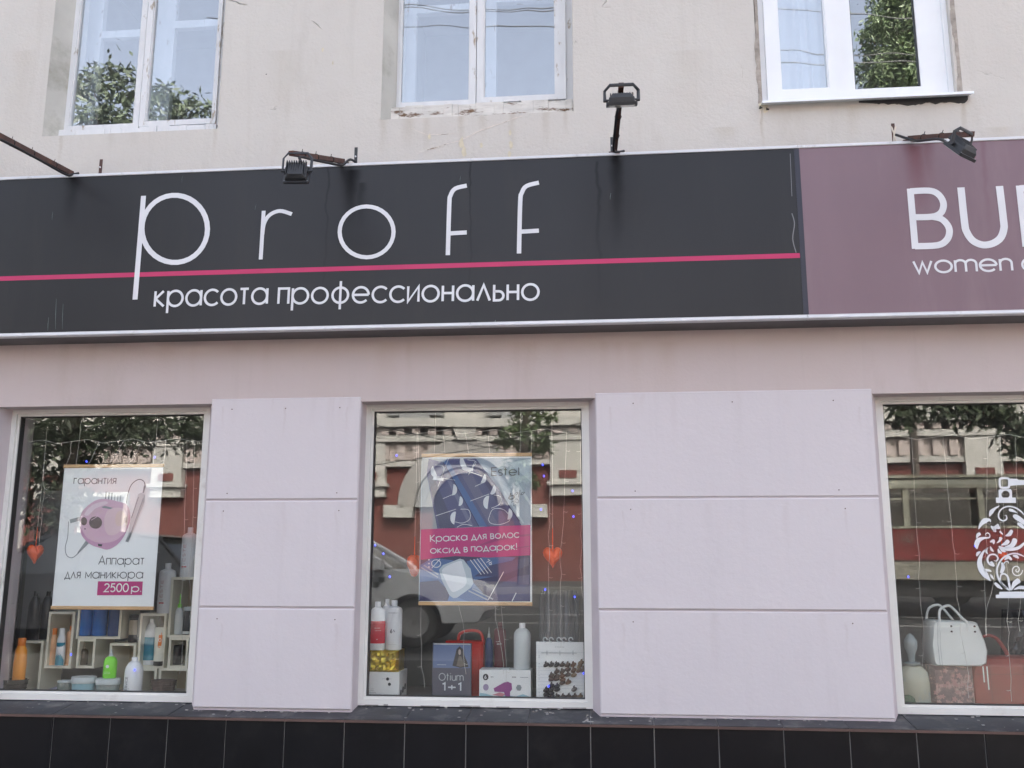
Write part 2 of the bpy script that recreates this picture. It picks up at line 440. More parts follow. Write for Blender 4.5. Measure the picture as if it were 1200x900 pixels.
# ------------------------------------------------------------------ stroke lettering
C_ = ('c',)
def circ(cx=.5, cy=.5, r=.5, n=26): return ('c', [(cx+r*cos(2*pi*i/n), cy+r*sin(2*pi*i/n)) for i in range(n)])
G = {
 'а': (1.0, [circ(), [(1, 0), (1, 1)]]), 'б': (1, [circ(), arc(.5, .5, .5, .9, 180, 60)]),
 'в': (.62, [[(0, 0), (0, 1), (.3, 1)]+arc(.3, .76, .24, .24, 90, -90, 8)+[(0, .52)], [(.3, .52)]+arc(.34, .26, .26, .26, 90, -90, 8)+[(0, 0)]]),
 'г': (.5, [[(0, 0), (0, 1), (.5, 1)]]),
 'д': (.86, [[(-.04, -.25), (-.04, 0), (.9, 0), (.9, -.25)], [(.08, 0), (.42, 1), (.78, 0)]]),
 'е': (1, [arc(.5, .5, .5, .5, 0, 318, 24), [(0.02, .5), (1, .5)]]),
 'и': (.66, [[(0, 1), (0, 0), (.66, 1), (.66, 0)]]), 'к': (.62, [[(0, 0), (0, 1)], [(.56, 1), (.03, .5), (.62, 0)]]),
 'л': (.78, [[(0, 0), (.39, 1), (.78, 0)]]), 'м': (.86, [[(0, 0), (0, 1), (.43, .25), (.86, 1), (.86, 0)]]),
 'н': (.64, [[(0, 0), (0, 1)], [(.64, 0), (.64, 1)], [(0, .52), (.64, .52)]]), 'о': (1, [circ()]),
 'п': (.64, [[(0, 0), (0, 1), (.64, 1), (.64, 0)]]), 'р': (1, [circ(), [(0, 1), (0, -.45)]]),
 'с': (.86, [arc(.5, .5, .5, .5, 42, 318, 22)]), 'т': (.56, [[(0, 1), (.56, 1)], [(.28, 0), (.28, 1)]]),
 'ф': (1.1, [circ(.55), [(.55, -.42), (.55, 1.42)]]),
 'ь': (.58, [[(0, 1), (0, 0), (.3, 0)]+arc(.3, .29, .28, .29, -90, 90, 8)+[(0, .58)]]),
 'ю': (1.35, [[(0, 0), (0, 1)], [(0, .5), (.35, .5)], circ(.85)]),
 'я': (.6, [[(.6, 0), (.6, 1), (.3, 1)]+arc(.3, .73, .27, .27, 90, 270, 8)+[(.6, .46)], [(.3, .46), (.0, 0)]]),
 'А': (1.02, [[(0, 0), (.51, 1.38), (1.02, 0)], [(.16, .42), (.86, .42)]]),
 'К': (.8, [[(0, 0), (0, 1.38)], [(.74, 1.38), (.03, .66), (.8, 0)]]),
 'w': (1.1, [[(0, 1), (.3, 0), (.55, .9), (.8, 0), (1.1, 1)]]), 'o': (1, [circ()]), 'c': (.86, [arc(.5, .5, .5, .5, 42, 318, 22)]),
 'm': (1.28, [[(0, 0), (0, 1)], [(0, .66)]+arc(.32, .68, .32, .32, 180, 0, 10)+[(.64, 0)], [(.64, .66)]+arc(.96, .68, .32, .32, 180, 0, 10)+[(1.28, 0)]]),
 'n': (.7, [[(0, 0), (0, 1)], [(0, .62)]+arc(.35, .65, .35, .35, 180, 0, 12)+[(.7, 0)]]),
 'e': (1, [arc(.5, .5, .5, .5, 0, 318, 24), [(0.02, .5), (1, .5)]]),
 'E': (.66, [[(.66, 1.38), (0, 1.38), (0, 0), (.66, 0)], [(0, .72), (.62, .72)]]),
 's': (.5, [arc(.26, .74, .24, .26, 40, 270, 10)[:-1]+arc(.26, .24, .26, .24, 90, -140, 10)]), 't': (.4, [[(.18, 0), (.18, 1.38)], [(0, 1), (.4, 1)]]),
 'l': (.1, [[(.05, 0), (.05, 1.38)]]), 'i': (.2, [[(.1, 0), (.1, 1)], [(.1, 1.28), (.1, 1.42)]]),
 'u': (.7, [[(0, 1)]+arc(.35, .35, .35, .35, 180, 360, 12)+[(.7, 1)], [(.7, 1), (.7, 0)]]),
 'O': (1.25, [('c', [(.6+.62*cos(2*pi*i/26), .69+.69*sin(2*pi*i/26)) for i in range(26)])]),
 'C': (1.1, [arc(.6, .69, .6, .69, 45, 315, 22)]), 'J': (.5, [[(.45, 1.38)]+arc(.22, .25, .23, .25, 0, -180, 8)]),
 'S': (.65, [arc(.32, 1.03, .3, .35, 40, 270, 10)[:-1]+arc(.32, .34, .33, .34, 90, -140, 10)]),
 'R': (.7, [[(0, 0), (0, 1.38), (.35, 1.38)]+arc(.35, 1.02, .33, .36, 90, -90, 8)+[(0, .66)], [(.3, .66), (.7, 0)]]),
 'T': (.8, [[(0, 1.38), (.8, 1.38)], [(.4, 0), (.4, 1.38)]]), 'V': (.9, [[(0, 1.38), (.45, 0), (.9, 1.38)]]), 'I': (.1, [[(.05, 0), (.05, 1.38)]]),
 '0': (.8, [('c', [(.4+.4*cos(2*pi*i/22), .69+.69*sin(2*pi*i/22)) for i in range(22)])]),
 '1': (.4, [[(.05, 1.15), (.3, 1.38), (.3, 0)]]), '2': (.75, [arc(.36, 1.0, .35, .38, 165, -25, 12)+[(0, 0), (.75, 0)]]),
 '4': (.8, [[(.6, 0), (.6, 1.38), (0, .35), (.8, .35)]]),
 '5': (.72, [[(.66, 1.38), (.16, 1.38), (.08, .8)]+arc(.32, .44, .38, .44, 120, -140, 12)]),
 '6': (.76, [circ(.38, .4, .38), [(.04, .55), (.5, 1.38)]]), '7': (.7, [[(0, 1.38), (.7, 1.38), (.2, 0)]]),
 '%': (1.0, [circ(.22, 1.1, .22, 14), circ(.8, .26, .22, 14), [(.2, 0), (.8, 1.38)]]),
 '+': (.8, [[(0, .6), (.8, .6)], [(.4, .2), (.4, 1.0)]]), '!': (.1, [[(.05, .4), (.05, 1.38)], [(.05, 0), (.05, .14)]]),
 '.': (.1, [[(.05, 0), (.05, .14)]]),
}
def text_strokes(s, gap=.24):
    x = 0; out = []
    for ch in s:
        if ch == ' ': x += .55; continue
        wd, st = G[ch]
        for q in st:
            cl = isinstance(q, tuple); pts = q[1] if cl else q
            out.append((cl, [(x+p[0], p[1]) for p in pts]))
        x += wd+gap
    return x-gap, out
def text(parent, s, a, b, xh, m, wt=.13, gap=.24, Y=None, name='lettering', up_=None):
    """a, b: world x,z of the ends of the baseline, xh: x-height in metres, Y: plane"""
    a, b = Vector(a), Vector(b)
    tw, st = text_strokes(s, gap)
    ux = (b-a)/tw; uz = Vector((-ux.y, ux.x)).normalized()*xh if up_ is None else Vector(up_)
    mb = MB()
    for k, (cl, pts) in enumerate(st):
        mb.ribbon([a+ux*p[0]+uz*(p[1]*(1-wt)+wt/2) for p in pts], wt*xh, Y-.00003*(k % 5), cl)
    return P(mb, name, m, parent)
def ptext(parent, s, pa, pb, xhpx, m, Y, wt=.13, gap=.24):
    A, B = W(*pa, Y), W(*pb, Y)
    sc = abs(W(pa[0], pa[1], Y).z-W(pa[0], pa[1]-10, Y).z)/10
    return text(parent, s, (A.x, A.z), (B.x, B.z), xhpx*sc, m, wt, gap, Y)
def ppoly(parent, pts, Y, m, name='print_shape', smooth=False):
    q = px2(pts, Y)
    if smooth: q = [(v.x, v.y) for v in cat_rom(q, 5, True)]
    return P(MB().quad(*[(x, Y, z) for x, z in q]), name, m, parent)
def pline(parent, pts, wpx, Y, m, name='print_line', k=5, closed=False):
    q = px2(pts, Y)
    if k > 1: q = cat_rom(q, k, closed)
    ws = wpx*PXM if not isinstance(wpx, (list, tuple)) else None
    if ws is None:
        n = len(q); c = len(wpx)-1; ws = []
        for i in range(n):
            t = i/(n-1)*c; j = min(int(t), c-1); ws.append((wpx[j]+(wpx[j+1]-wpx[j])*(t-j))*PXM)
    return P(MB().ribbon(q, ws, Y, closed), name, m, parent)
def circpx(cx, cy, rx, ry=None, n=20):
    ry = rx if ry is None else ry
    return [(cx+rx*cos(2*pi*i/n), cy+ry*sin(2*pi*i/n)) for i in range(n)]

# ================================================================== THE BUILDING
XL, XR = -4.6, 4.3
ZTOP = 7.4
FY = 0.10            # plane of the shop window frames (front)
bld = thing('shop_building', 'two storey plastered building with lilac shopfront panels and black tiled plinth', 'building', (0, 0, 0))
# -- shop window openings (world)
ZWT = .5*(WZ(130, 477.5, FY)+WZ(560, 470.5, FY))
ZWB = (WZ(110, 823, FY)+WZ(560, 829, FY)+WZ(1100, 835.5, FY))/3
ZSGT = WZ(600, 184.5, -.18)      # top of the sign
ZSGB = WZ(600, 381.5, -.18)      # foot of the sign
win = [(.5*(WX(8.4, 480, FY)+WX(-14, 818, FY)), .5*(WX(248, 475, FY)+WX(225, 826, FY))),
       (.5*(WX(431, 473, FY)+WX(416, 826, FY)), .5*(WX(689, 468, FY)+WX(697.5, 832, FY))),
       (.5*(WX(1025.5, 466, FY)+WX(1050, 836, FY)), 0)]
win[2] = (win[2][0], win[2][0]+(win[0][1]-win[0][0])+.03)
PANY = -.007
panx = [(XL+.01, win[0][0]-.012), (WX(249, 465, PANY)*.5+WX(226, 832, PANY)*.5, WX(421, 465, PANY)*.5+WX(414.5, 832, PANY)*.5),
        (WX(697, 460, PANY)*.5+WX(704, 836, PANY)*.5, WX(1023, 458, PANY)*.5+WX(1048, 838, PANY)*.5), (win[2][1]+.03, XR-.01)]
zb_l = WZ(600, 835.5, PANY)       # foot of panels
ZG = [WZ(600, 462, PANY), WZ(600, 584.5, PANY), WZ(600, 714, PANY), zb_l]
openz_t = WZ(560, 468.5, 0)
# band wall over the windows + piers behind panels
mb = MB()
mb.box(XL, XR, 0.0, .3, openz_t, ZSGB+.06)
P(mb, 'lintel_band', m_band, bld)
edges = [(XL, XL, panx[0][1], win[0][0]+.004), (win[0][1]-.004, panx[1][0], panx[1][1], win[1][0]+.004), (win[1][1]-.004, panx[2][0], panx[2][1], win[2][0]+.004), (win[2][1]-.004, panx[3][0], XR, XR)]
for a_, b_, c_, d_ in edges:
    pl = [(b_, .001), (c_, .001), (d_, FY+.002), (d_, .3), (a_, .3), (a_, FY+.002)]
    mb = MB(); mb.v = [(x, y, zb_l-.1) for x, y in pl]+[(x, y, openz_t-.0005) for x, y in pl]
    mb.f = [(5, 4, 3, 2, 1, 0), (6, 7, 8, 9, 10, 11)]+[(i, (i+1) % 6, 6+(i+1) % 6, 6+i) for i in range(6)]
    P(mb, 'pier_wall', m_lreveal, bld)
# chamfered lilac facing panels, three to a pier, fixed with screws
for k, (x0, x1) in enumerate(panx):
    for r in range(3):
        zt, zb = ZG[r]-(.0035 if r else 0), ZG[r+1]+(.0035 if r < 2 else 0)
        jx = random.uniform(-.003, .003)
        pn = P(MB().cham(x0+jx, x1+jx, PANY+random.uniform(-.002, .002), 0, zb, zt, .0055), 'panel', m_pil, bld)
        for sx in ((.09, .5, .91) if r == 0 else (.07, .93)):
            for sz in ((zt-.05,) if r else (zt-.055, zb+.03)):
                if sx == .5 and sz < zt-.06: continue
                X = x0+(x1-x0)*(.06+.88*sx)
                P(MB().lathe([(.003, 0), (.003, .002)], n=8), 'screw', m_rust, pn)
                o = COL.objects[-1]; o.rotation_euler = (radians(90), 0, 0); o.location = Vector((X, PANY-.0015, sz))
# upper wall, with the three upper openings
UY = .10
up_w = []
def uwin(l, r, zb): up_w.append((l, r, zb))
U1 = (WX(64, 20, 0), WX(262, 40, 0), WZ(160, 151, 0)-.02)
U2 = (WX(450, 20, 0), WX(671, 60, 0), WZ(560, 131, 0)-.02)
U3 = (WX(886, 60, 0), WX(1113, 50, 0)+.01, WZ(1010, 113.5, 0)-.015)
UTOP = U1[2]+1.75
mb = MB()
zb0 = ZSGB+.0605
xs = [XL, U1[0], U1[1], U2[0], U2[1], U3[0], U3[1], XR]
def fine(x0, x1, z0, z1):
    mb.box(x0, x1, 0, .42, z0, z1)
for i in range(0, 8, 2):
    fine(xs[i], xs[i+1], zb0, ZTOP)
for (l, r, zb) in (U1, U2, U3):
    fine(l, r, zb0, zb); fine(l, r, UTOP, ZTOP)
P(mb, 'upper_wall', m_plast, bld)
# splayed reveals
for (l, r, zb), dl in ((U1, .10), (U2, .085)):
    mb = MB()
    mb.quad((l-.001, -.0015, zb), (l+dl, .17, zb), (l+dl, .17, UTOP), (l-.001, -.0015, UTOP))
    mb.quad((r+.02, .17, zb), (r+.001, -.0015, zb), (r+.001, -.0015, UTOP), (r+.02, .17, UTOP))
    mb.quad((l, .17, UTOP-.02), (r, .17, UTOP-.02), (r, 0, UTOP+.001), (l, 0, UTOP+.001))
    P(mb, 'window_reveal', m_reveal, bld)
# roof, back and side walls so that the building is a closed volume
mb = MB()
mb.box(XL, XR, 8.0, 8.3, -1.2, ZTOP)
mb.box(XL-.3, XL, 0.002, 8.3, -1.2, ZTOP)
mb.box(XR, XR+.3, 0.002, 8.3, -1.2, ZTOP)
P(mb, 'side_wall', m_plast, bld)
P(MB().box(XL-.4, XR+.4, -.35, 8.4, ZTOP+.001, ZTOP+.2), 'roof', m_under, bld)
# room floor / ceiling between storeys
P(MB().box(XL+.01, XR-.01, .31, 7.99, ZWT+.16, ZWT+.36), 'ceiling', m_room, bld)
mb = MB().box(XL+.01, XR-.01, .45, 7.99, -.15, -.05)
P(mb, 'shop_floor', m_roomdark, bld)
P(MB().box(XL+.01, XR-.01, 2.6, 2.7, -.049, ZWT+.159), 'interior_wall', m_room, bld)
ZF = WZ(110, 818.5, .16)           # display floor
P(MB().box(XL+.01, XR-.01, .16, .85, ZF-.04, ZF-.004), 'display_floor', m_floor, bld)
P(MB().box(XL+.01, XR-.01, .15, .30, -.8, ZF-.041), 'parapet_wall', m_room, bld)
# partitions between the three displays, grey backing at the left one
for x in (.5*(win[0][1]+win[1][0]), .5*(win[1][1]+win[2][0])):
    P(MB().box(x-.03, x+.03, .31, .95, ZF-.003, ZWT+.158), 'display_partition', m_room, bld)
P(MB().box(win[0][0]-.25, WX(79, 700, .75), .75, .77, ZF-.003, WZ(60, 575, .75)), 'display_backing', m_grey, bld, label='grey backing board at the left of the manicure poster display')

# -- shop windows
def bars(mb, x0, x1, z0, z1, t, y0, y1, tb=None):
    tb = tb or t
    mb.box(x0, x0+t, y0, y1, z0, z1); mb.box(x1-t, x1, y0, y1, z0, z1)
    mb.box(x0+t, x1-t, y0+.0008, y1, z1-t, z1); mb.box(x0+t, x1-t, y0+.0008, y1, z0, z0+tb)
gl_in = [(WX(15.8, 489, FY), WX(239.6, 487, FY)), (WX(437.5, 483, FY), WX(680, 479, FY)), (WX(1033, 472, FY), 0)]
for k, (x0, x1) in enumerate(win):
    mb = MB(); t = .028
    bars(mb, x0, x1, ZWB, ZWT, t, FY, FY+.07)
    fr = P(mb, 'shop_window', m_frame, bld, label=['shop window with the manicure poster and the shelf cubes', 'shop window with the blue hair dye poster', 'shop window with the handbags and white bottle sticker'][k])
    mb = MB(); bars(mb, x0+t+.0005, x1-t-.0005, ZWB+t+.0005, ZWT-t-.0005, .012, FY+.012, FY+.06)
    P(mb, 'glazing_bead', m_frame, fr)
    mb = MB(); bars(mb, x0+t+.0125, x1-t-.0125, ZWB+t+.0125, ZWT-t-.0125, .004, FY+.02, FY+.055)
    P(mb, 'gasket', m_gasket, fr)
    P(MB().box(x0+t+.013, x1-t-.013, GL, GL+.006, ZWB+t+.013, ZWT-t-.013), 'pane', m_glass, fr)
    # small mortar fillet over the frame where the paint has cracked
    mb = MB(); x = x0
    while x < x1-.02:
        s_ = random.uniform(.02, .08); mb.box(x, min(x+s_, x1), FY-.002, FY+.01, ZWT-random.uniform(.001, .004), ZWT+.012); x += s_
    P(mb, 'mortar_joint', m_rust, fr)
GB = ZWB+.036+.013      # bottom of visible glass

# -- plinth of black tiles with sloping sill tiles
PLY = -.10
zs_front = WZ(600, 846, PLY)
zs_back = ZWB-.002
seams = [62, 125, 190, 258, 327, 397, 468, 540, 612.5, 686.5, 762, 837.5, 915, 992.5, 1071, 1152.5]
xsm = [WX(p, 846, PLY) for p in seams]
tw = (xsm[-1]-xsm[0])/15; x00 = xsm[0]
P(MB().box(XL, XR, PLY+.008, .12, -.75, zs_front-.012), 'plinth_backing', m_grout, bld)
for i in range(-10, 26):
    x0 = x00+tw*i; x1 = x0+tw
    if x1 > XR or x0 < XL: continue
    jy = random.uniform(-.0012, .0012)
    for r in range(2):
        zt = zs_front-.010-r*.402; P(MB().cham(x0+.0025, x1-.0025, PLY+jy, PLY+.02, zt-.399, zt, .0015), 'plinth_tile', m_tile, bld)
    a, b = x0+.0015, x1-.0015
    jz = random.uniform(-.001, .001)
    sm = MB(); v = [(a, PLY-.008, zs_front+jz), (b, PLY-.008, zs_front+jz), (b, FY+.02, zs_back+jz), (a, FY+.02, zs_back+jz)]
    sm.v = v+[(p[0], p[1], p[2]-.012) for p in v]
    sm.f = [(0, 1, 2, 3), (7, 6, 5, 4), (0, 4, 5, 1), (1, 5, 6, 2), (2, 6, 7, 3), (3, 7, 4, 0)]
    P(sm, 'sill_tile', m_sill, bld)
P(MB().quad((XL, PLY-.004, zs_front-.004), (XR, PLY-.004, zs_front-.004), (XR, FY+.01, zs_back-.006), (XL, FY+.01, zs_back-.006)), 'sill_grout', m_grout, bld)
P(MB().box(XL, XR, PLY-.011, PLY-.004, zs_front-.014, zs_front-.003), 'edge_profile', m_edge, bld)
# mortar crumbs on the sill
mb = MB()
for i in range(150):
    x = random.uniform(-3.2, 2.6); t = random.random()**2
    y = PLY+.0+(FY-PLY)*(1-t); z = zs_front+(zs_back-zs_front)*(y-PLY)/(FY-PLY+.02)
    if any(a < x < b for a, b in panx) and y > PANY-.01: y = PANY-.006; z = zs_front+(zs_back-zs_front)*(y-PLY)/(FY-PLY+.02)
    r = random.uniform(.0015, .005)
    mb.box(x-r*1.6, x+r, y-r, y+r, z-.001, z+r*.8)
o = P(mb, 'mortar_crumbs', m_cement, bld); o['kind'] = 'stuff'

# lumps of cement and chipped paint along the foot of the middle window
mb = MB(); rs = random.Random(4)
def sillpt(px):
    X = WX(px, 845, PLY); return X
for (px, f_, n_, rad) in ((688, .15, 16, .010), (690, .4, 12, .008), (420, .95, 8, .005), (700, .95, 10, .006), (225, .9, 6, .005), (1052, .95, 8, .006)):
    for i in range(n_):
        X = sillpt(px)+rs.gauss(0, rad*1.4); y = PLY+(FY-PLY)*min(.97, max(.02, f_+rs.gauss(0, .07))); z = zs_front+(zs_back-zs_front)*(y-PLY)/(FY-PLY+.02)
        if y > PANY-.01 and any(a < X < b for a, b in panx): y = PANY-.012; z = zs_front+(zs_back-zs_front)*(y-PLY)/(FY-PLY+.02)
        q = rad*rs.uniform(.3, .8); mb.lathe([(q, -.001), (q*.8, q*.35), (q*.3, q*.5)], (X, y, z), 6)
o = P(mb, 'cement_lumps', m_cement, bld); o['kind'] = 'stuff'
x_ = win[1][0]+.04; rs = random.Random(9); mb = MB()
while x_ < win[1][1]-.05:
    l_ = rs.uniform(.02, .12)
    if rs.random() < .55: mb.box(x_, x_+l_, FY-.004, FY+.001, ZWB+.001, ZWB+rs.uniform(.003, .008))
    x_ += l_+rs.uniform(.004, .03)
o = P(mb, 'chipped_mortar_edge', m_cement, bld); o['kind'] = 'stuff'

# -- upper windows
def upper(kind, x0, x1, zb, label, panes, fl, mull):
    """x0,x1 outer frame; panes: glass x ranges"""
    Yf = .11 if kind == 'wood' else .03
    mt_ = m_wood if kind == 'wood' else m_pvc
    zt = UTOP-.02
    mb = MB()
    mb.box(x0, x0+fl, Yf, Yf+.09, zb, zt); mb.box(x1-fl, x1, Yf, Yf+.09, zb, zt)
    mb.box(x0+fl, x1-fl, Yf+.001, Yf+.09, zt-fl, zt)
    fb = .022 if kind == 'wood' else .012
    mb.box(x0+fl, x1-fl, Yf+.001, Yf+.09, zb, zb+fb)
    if kind == 'pvc': mb.box(mull[0], mull[1], Yf+.002, Yf+.09, zb+fb, zt-fl)
    f = P(mb, 'upper_window', mt_, bld, label=label)
    return f, Yf, zt, fb
def sash(f, x0, x1, z0, z1, gx0, gx1, gz0, Y, m_, gm, d=.045):
    mb = MB()
    mb.box(x0, gx0, Y, Y+d, z0, z1); mb.box(gx1, x1, Y, Y+d, z0, z1)
    mb.box(gx0, gx1, Y+.0008, Y+d, z0, gz0); mb.box(gx0, gx1, Y+.0008, Y+d, z1-.05, z1)
    # bead
    bars(mb, gx0-.0005, gx1+.0005, gz0-.0005, z1-.0495, .007, Y+.006, Y+.03)
    P(mb, 'sash', m_, f)
    P(MB().box(gx0+.001, gx1-.001, Y+.02, Y+.024, gz0+.001, z1-.051), 'pane', gm, f)
Yf = .11
def uw(px, py): return WX(px, py, Yf)
for nm, (l, r, zb), q in (('left', U1, dict(o=(79, 261, 90), g1=(88.5, 163), g2=(176.5, 254), py=75, lab='weathered wooden casement window above the left end of the black sign', rev=151)),
                         ('mid', U2, dict(o=(461.5, 671, 90), g1=(470, 551), g2=(567, 651), py=60, lab='peeling white wooden casement window above the middle of the black sign', rev=131))):
    py = q['py']
    zg = WZ(q['g1'][0], 151 if nm == 'left' else 122, Yf)*.5+WZ(q['g2'][1], 140 if nm == 'left' else 114, Yf)*.5
    zf = zg-.03
    x0, x1 = uw(q['o'][0], py), uw(q['o'][1], py)
    f, _, zt, fb = upper('wood', x0, x1, zf-.02, q['lab'], None, .014 if nm == 'left' else .035, None)
    a, b, c, d = uw(q['g1'][0], py), uw(q['g1'][1], py), uw(q['g2'][0], py), uw(q['g2'][1], py)
    mid = .5*(b+c)
    fl = .014 if nm == 'left' else .035
    sash(f, x0+fl+.001, mid-.003, zf+.003, zt-.05, a, b, zg, Yf-.012, m_wood, m_glassup)
    sash(f, mid+.001, x1-fl-.001, zf+.010, zt-.05, c, d, zg+.007, Yf-.016, m_wood, m_glassup)
    # inner pair of casements, 13 cm behind
    Yi = Yf+.15
    mb = MB()
    sc = 1.03
    zi = zg+.02
    mb.box(x0-.02, a+.05, Yi, Yi+.04, zi, zt); mb.box(b-.0, c+.05, Yi, Yi+.04, zi, zt); mb.box(d+.03, x1+.05, Yi, Yi+.04, zi, zt)
    mb.box(a+.05, b, Yi+.001, Yi+.04, zi+.62, zi+.665); mb.box(c+.05, d+.03, Yi+.001, Yi+.04, zi+.66, zi+.705)
    P(mb, 'inner_casement', m_wood, f)
    P(MB().box(x0-.05, x1+.06, Yf+.09, .42, zf-.05, zf-.012), 'inner_sill', m_wood, f)
    # outer sill of rotten wood with splinters
    mb = MB(); x = x0
    while x < x1:
        s_ = random.uniform(.03, .11); e = min(x+s_, x1)
        mb.box(x, e-.001, Yf-.03-random.uniform(0, .008), Yf+.02, (U1 if nm == 'left' else U2)[2]-.01, zf-.003+random.uniform(-.004, .005)); x = e
    P(mb, 'rotten_sill', m_woodrot if nm == 'mid' else m_wood, f)
# pvc window
Yf = .03
x0, x1 = uw(889.5, 60), uw(1115, 60)
zs3 = .5*(WZ(890, 119, -.05)+WZ(1130, 107, -.05))
zf = zs3+.012
f, _, zt, fb = upper('pvc', x0, x1, zf, 'white plastic window with a sheer curtain above the mauve sign', None, .03, (uw(977.5, 60), uw(986, 60)))
zg = .5*(WZ(917, 103.5, Yf)+WZ(1083, 103, Yf))
sash(f, x0+.03, uw(977, 60), zf+.013, zt-.04, uw(912.5, 60), uw(968.5, 60), zg, Yf-.014, m_pvc, m_glassup)
a3, b3 = uw(1000, 60), uw(1077, 60)
mb = MB(); mb.box(uw(986.5, 60), a3, Yf+.012, Yf+.06, zf+.013, zt-.04); mb.box(b3, x1-.03, Yf+.012, Yf+.06, zf+.013, zt-.04)
mb.box(a3, b3, Yf+.013, Yf+.06, zf+.013, zg); mb.box(a3, b3, Yf+.013, Yf+.06, zt-.09, zt-.04)
P(mb, 'fixed_sash', m_pvc, f)
mb = MB(); bars(mb, a3+.0005, b3-.0005, zg+.0005, zt-.0905, .004, Yf+.02, Yf+.05); P(mb, 'gasket', m_gasket, f)
P(MB().box(a3+.001, b3-.001, Yf+.03, Yf+.034, zg+.001, zt-.091), 'pane', m_glassup, f)
# metal drip sill
sm = MB(); v0, v1 = x0-.012, x1+.055
sm.v = [(v0, -.055, zs3), (v1, -.055, zs3+.0), (v1, .06, zs3+.012), (v0, .06, zs3+.012), (v0, -.057, zs3-.014), (v1, -.057, zs3-.014), (v1, -.053, zs3-.014), (v0, -.053, zs3-.014), (v0, -.05, zs3-.003), (v1, -.05, zs3-.003), (v1, .06, zs3+.008), (v0, .06, zs3+.008)]
sm.f = [(0, 1, 2, 3), (0, 4, 5, 1), (4, 7, 6, 5), (7, 8, 9, 6), (8, 11, 10, 9), (0, 3, 11, 8, 7, 4), (1, 5, 6, 9, 10, 2)]
P(sm, 'drip_sill', m_pvc, f)
# broken dark recess under the sill
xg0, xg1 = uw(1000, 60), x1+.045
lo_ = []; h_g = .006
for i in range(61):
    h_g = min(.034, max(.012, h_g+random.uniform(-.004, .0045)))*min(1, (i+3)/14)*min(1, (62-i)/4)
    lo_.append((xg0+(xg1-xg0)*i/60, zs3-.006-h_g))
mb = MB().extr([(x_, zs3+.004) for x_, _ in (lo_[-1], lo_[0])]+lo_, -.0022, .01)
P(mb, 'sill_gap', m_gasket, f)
# broken dark strip of exposed joint beside the frame
mb = MB()
for xx, s0 in ((x0-.022, 1), (x1+.004, 1)):
    mb = MB()
    z = zf
    q = []; a_ = .007
    while z < UTOP-.1:
        a_ = min(.012, max(.001, a_+random.uniform(-.004, .004))); q.append((xx-a_+.006, z)); z += random.uniform(.008, .03)
    mb.extr([(xx+.02, q[-1][1]), *reversed(q), (xx+.02, q[0][1])], -.0024, .02)
    P(mb, 'foam_joint', mat('dirty_foam_joint', (.36, .32, .28), .9, .3, 20, .004, 60, col2=(.12, .09, .07), c2lo=.55), f)
# curtain
mb = MB(); n = 60; cx0, cx1 = x0-.02, uw(985, 60); zc0, zc1 = zf-.1, zt
b_ = len(mb.v)
for i in range(n+1):
    t = i/n; y = .19+.012*sin(t*34+sin(t*9)*2)
    mb.v += [(cx0+(cx1-cx0)*t, y, zc0), (cx0+(cx1-cx0)*t, y+.006*sin(t*20), zc1)]
for i in range(n): mb.f.append((2*i, 2*i+2, 2*i+3, 2*i+1))
P(mb, 'curtain', m_curtain, f, smooth=True)
# upper rooms
mb = MB()
for (l, r, zb) in (U1, U2, U3):
    mb.box(l-.6, r+.6, 2.4, 2.45, zb-.5, UTOP+.4); mb.box(l-.65, l-.6, .43, 2.45, zb-.5, UTOP+.4); mb.box(r+.6, r+.65, .43, 2.45, zb-.5, UTOP+.4)
P(mb, 'flat_room_wall', m_upwall, bld)
mb = MB()
for (l, r, zb) in (U1, U2, U3):
    mb.box(l-.6, r+.6, .43, 2.4, UTOP+.2, UTOP+.25); mb.box(l-.6, r+.6, .43, 2.4, zb-.45, zb-.4)
P(mb, 'flat_ceiling', m_upwall, bld)
# cracks and scabs of old paint on the upper wall
mb = MB()
def crack(pts, wmax=.0022):
    q = []
    P0 = px2(pts, -.0012)
    for i in range(len(P0)-1):
        for j in range(5):
            t = j/5; q.append((P0[i][0]+(P0[i+1][0]-P0[i][0])*t+random.uniform(-.003, .003), P0[i][1]+(P0[i+1][1]-P0[i][1])*t+random.uniform(-.003, .003)))
    q.append(P0[-1])
    mb.ribbon(q, [random.uniform(.3, 1)*wmax for _ in q], -.0012-random.uniform(0, .0002))
crack([(891, 130), (892, 160)]); crack([(500, 176), (540, 164), (570, 150), (612, 136)], .008); crack([(480, 150), (500, 158), (535, 156)], .003)
crack([(1131, 108), (1136, 121)]); crack([(26, 160), (38, 165)], .0012)
crack([(868, 70), (870, 84), (872, 110)], .0010)
o = P(mb, 'wall_crack', mat('pale_crack_filler', (.68, .62, .56), .9, .2, 30, col2=(.3, .25, .2), c2scale=14, c2lo=.55, c2hi=.6), bld); 
mb = MB()
for (cx, cy, r) in ((541, 168, 4), (544, 178, 3.4), (599, 170, 3), (597, 180, 2.4), (598, 156, 2), (564, 171, 2), (378, 58, 1.6), (390, 74, 1.3), (891, 124, 3), (897, 127, 3.6), (503, 160, 2)):
    q = px2([(cx+r*random.uniform(.5, 1.1)*cos(t*pi/5), cy+r*random.uniform(.9, 2.2)*sin(t*pi/5)) for t in range(10)], -.0016)
    P(MB().quad(*[(x, -.0016-.0001*(cx % 3), z) for x, z in q]), 'paint_scab', mat('yellowish_paint_scab', (.60, .545, .41), .9, .15, 30), bld)
mb = MB()
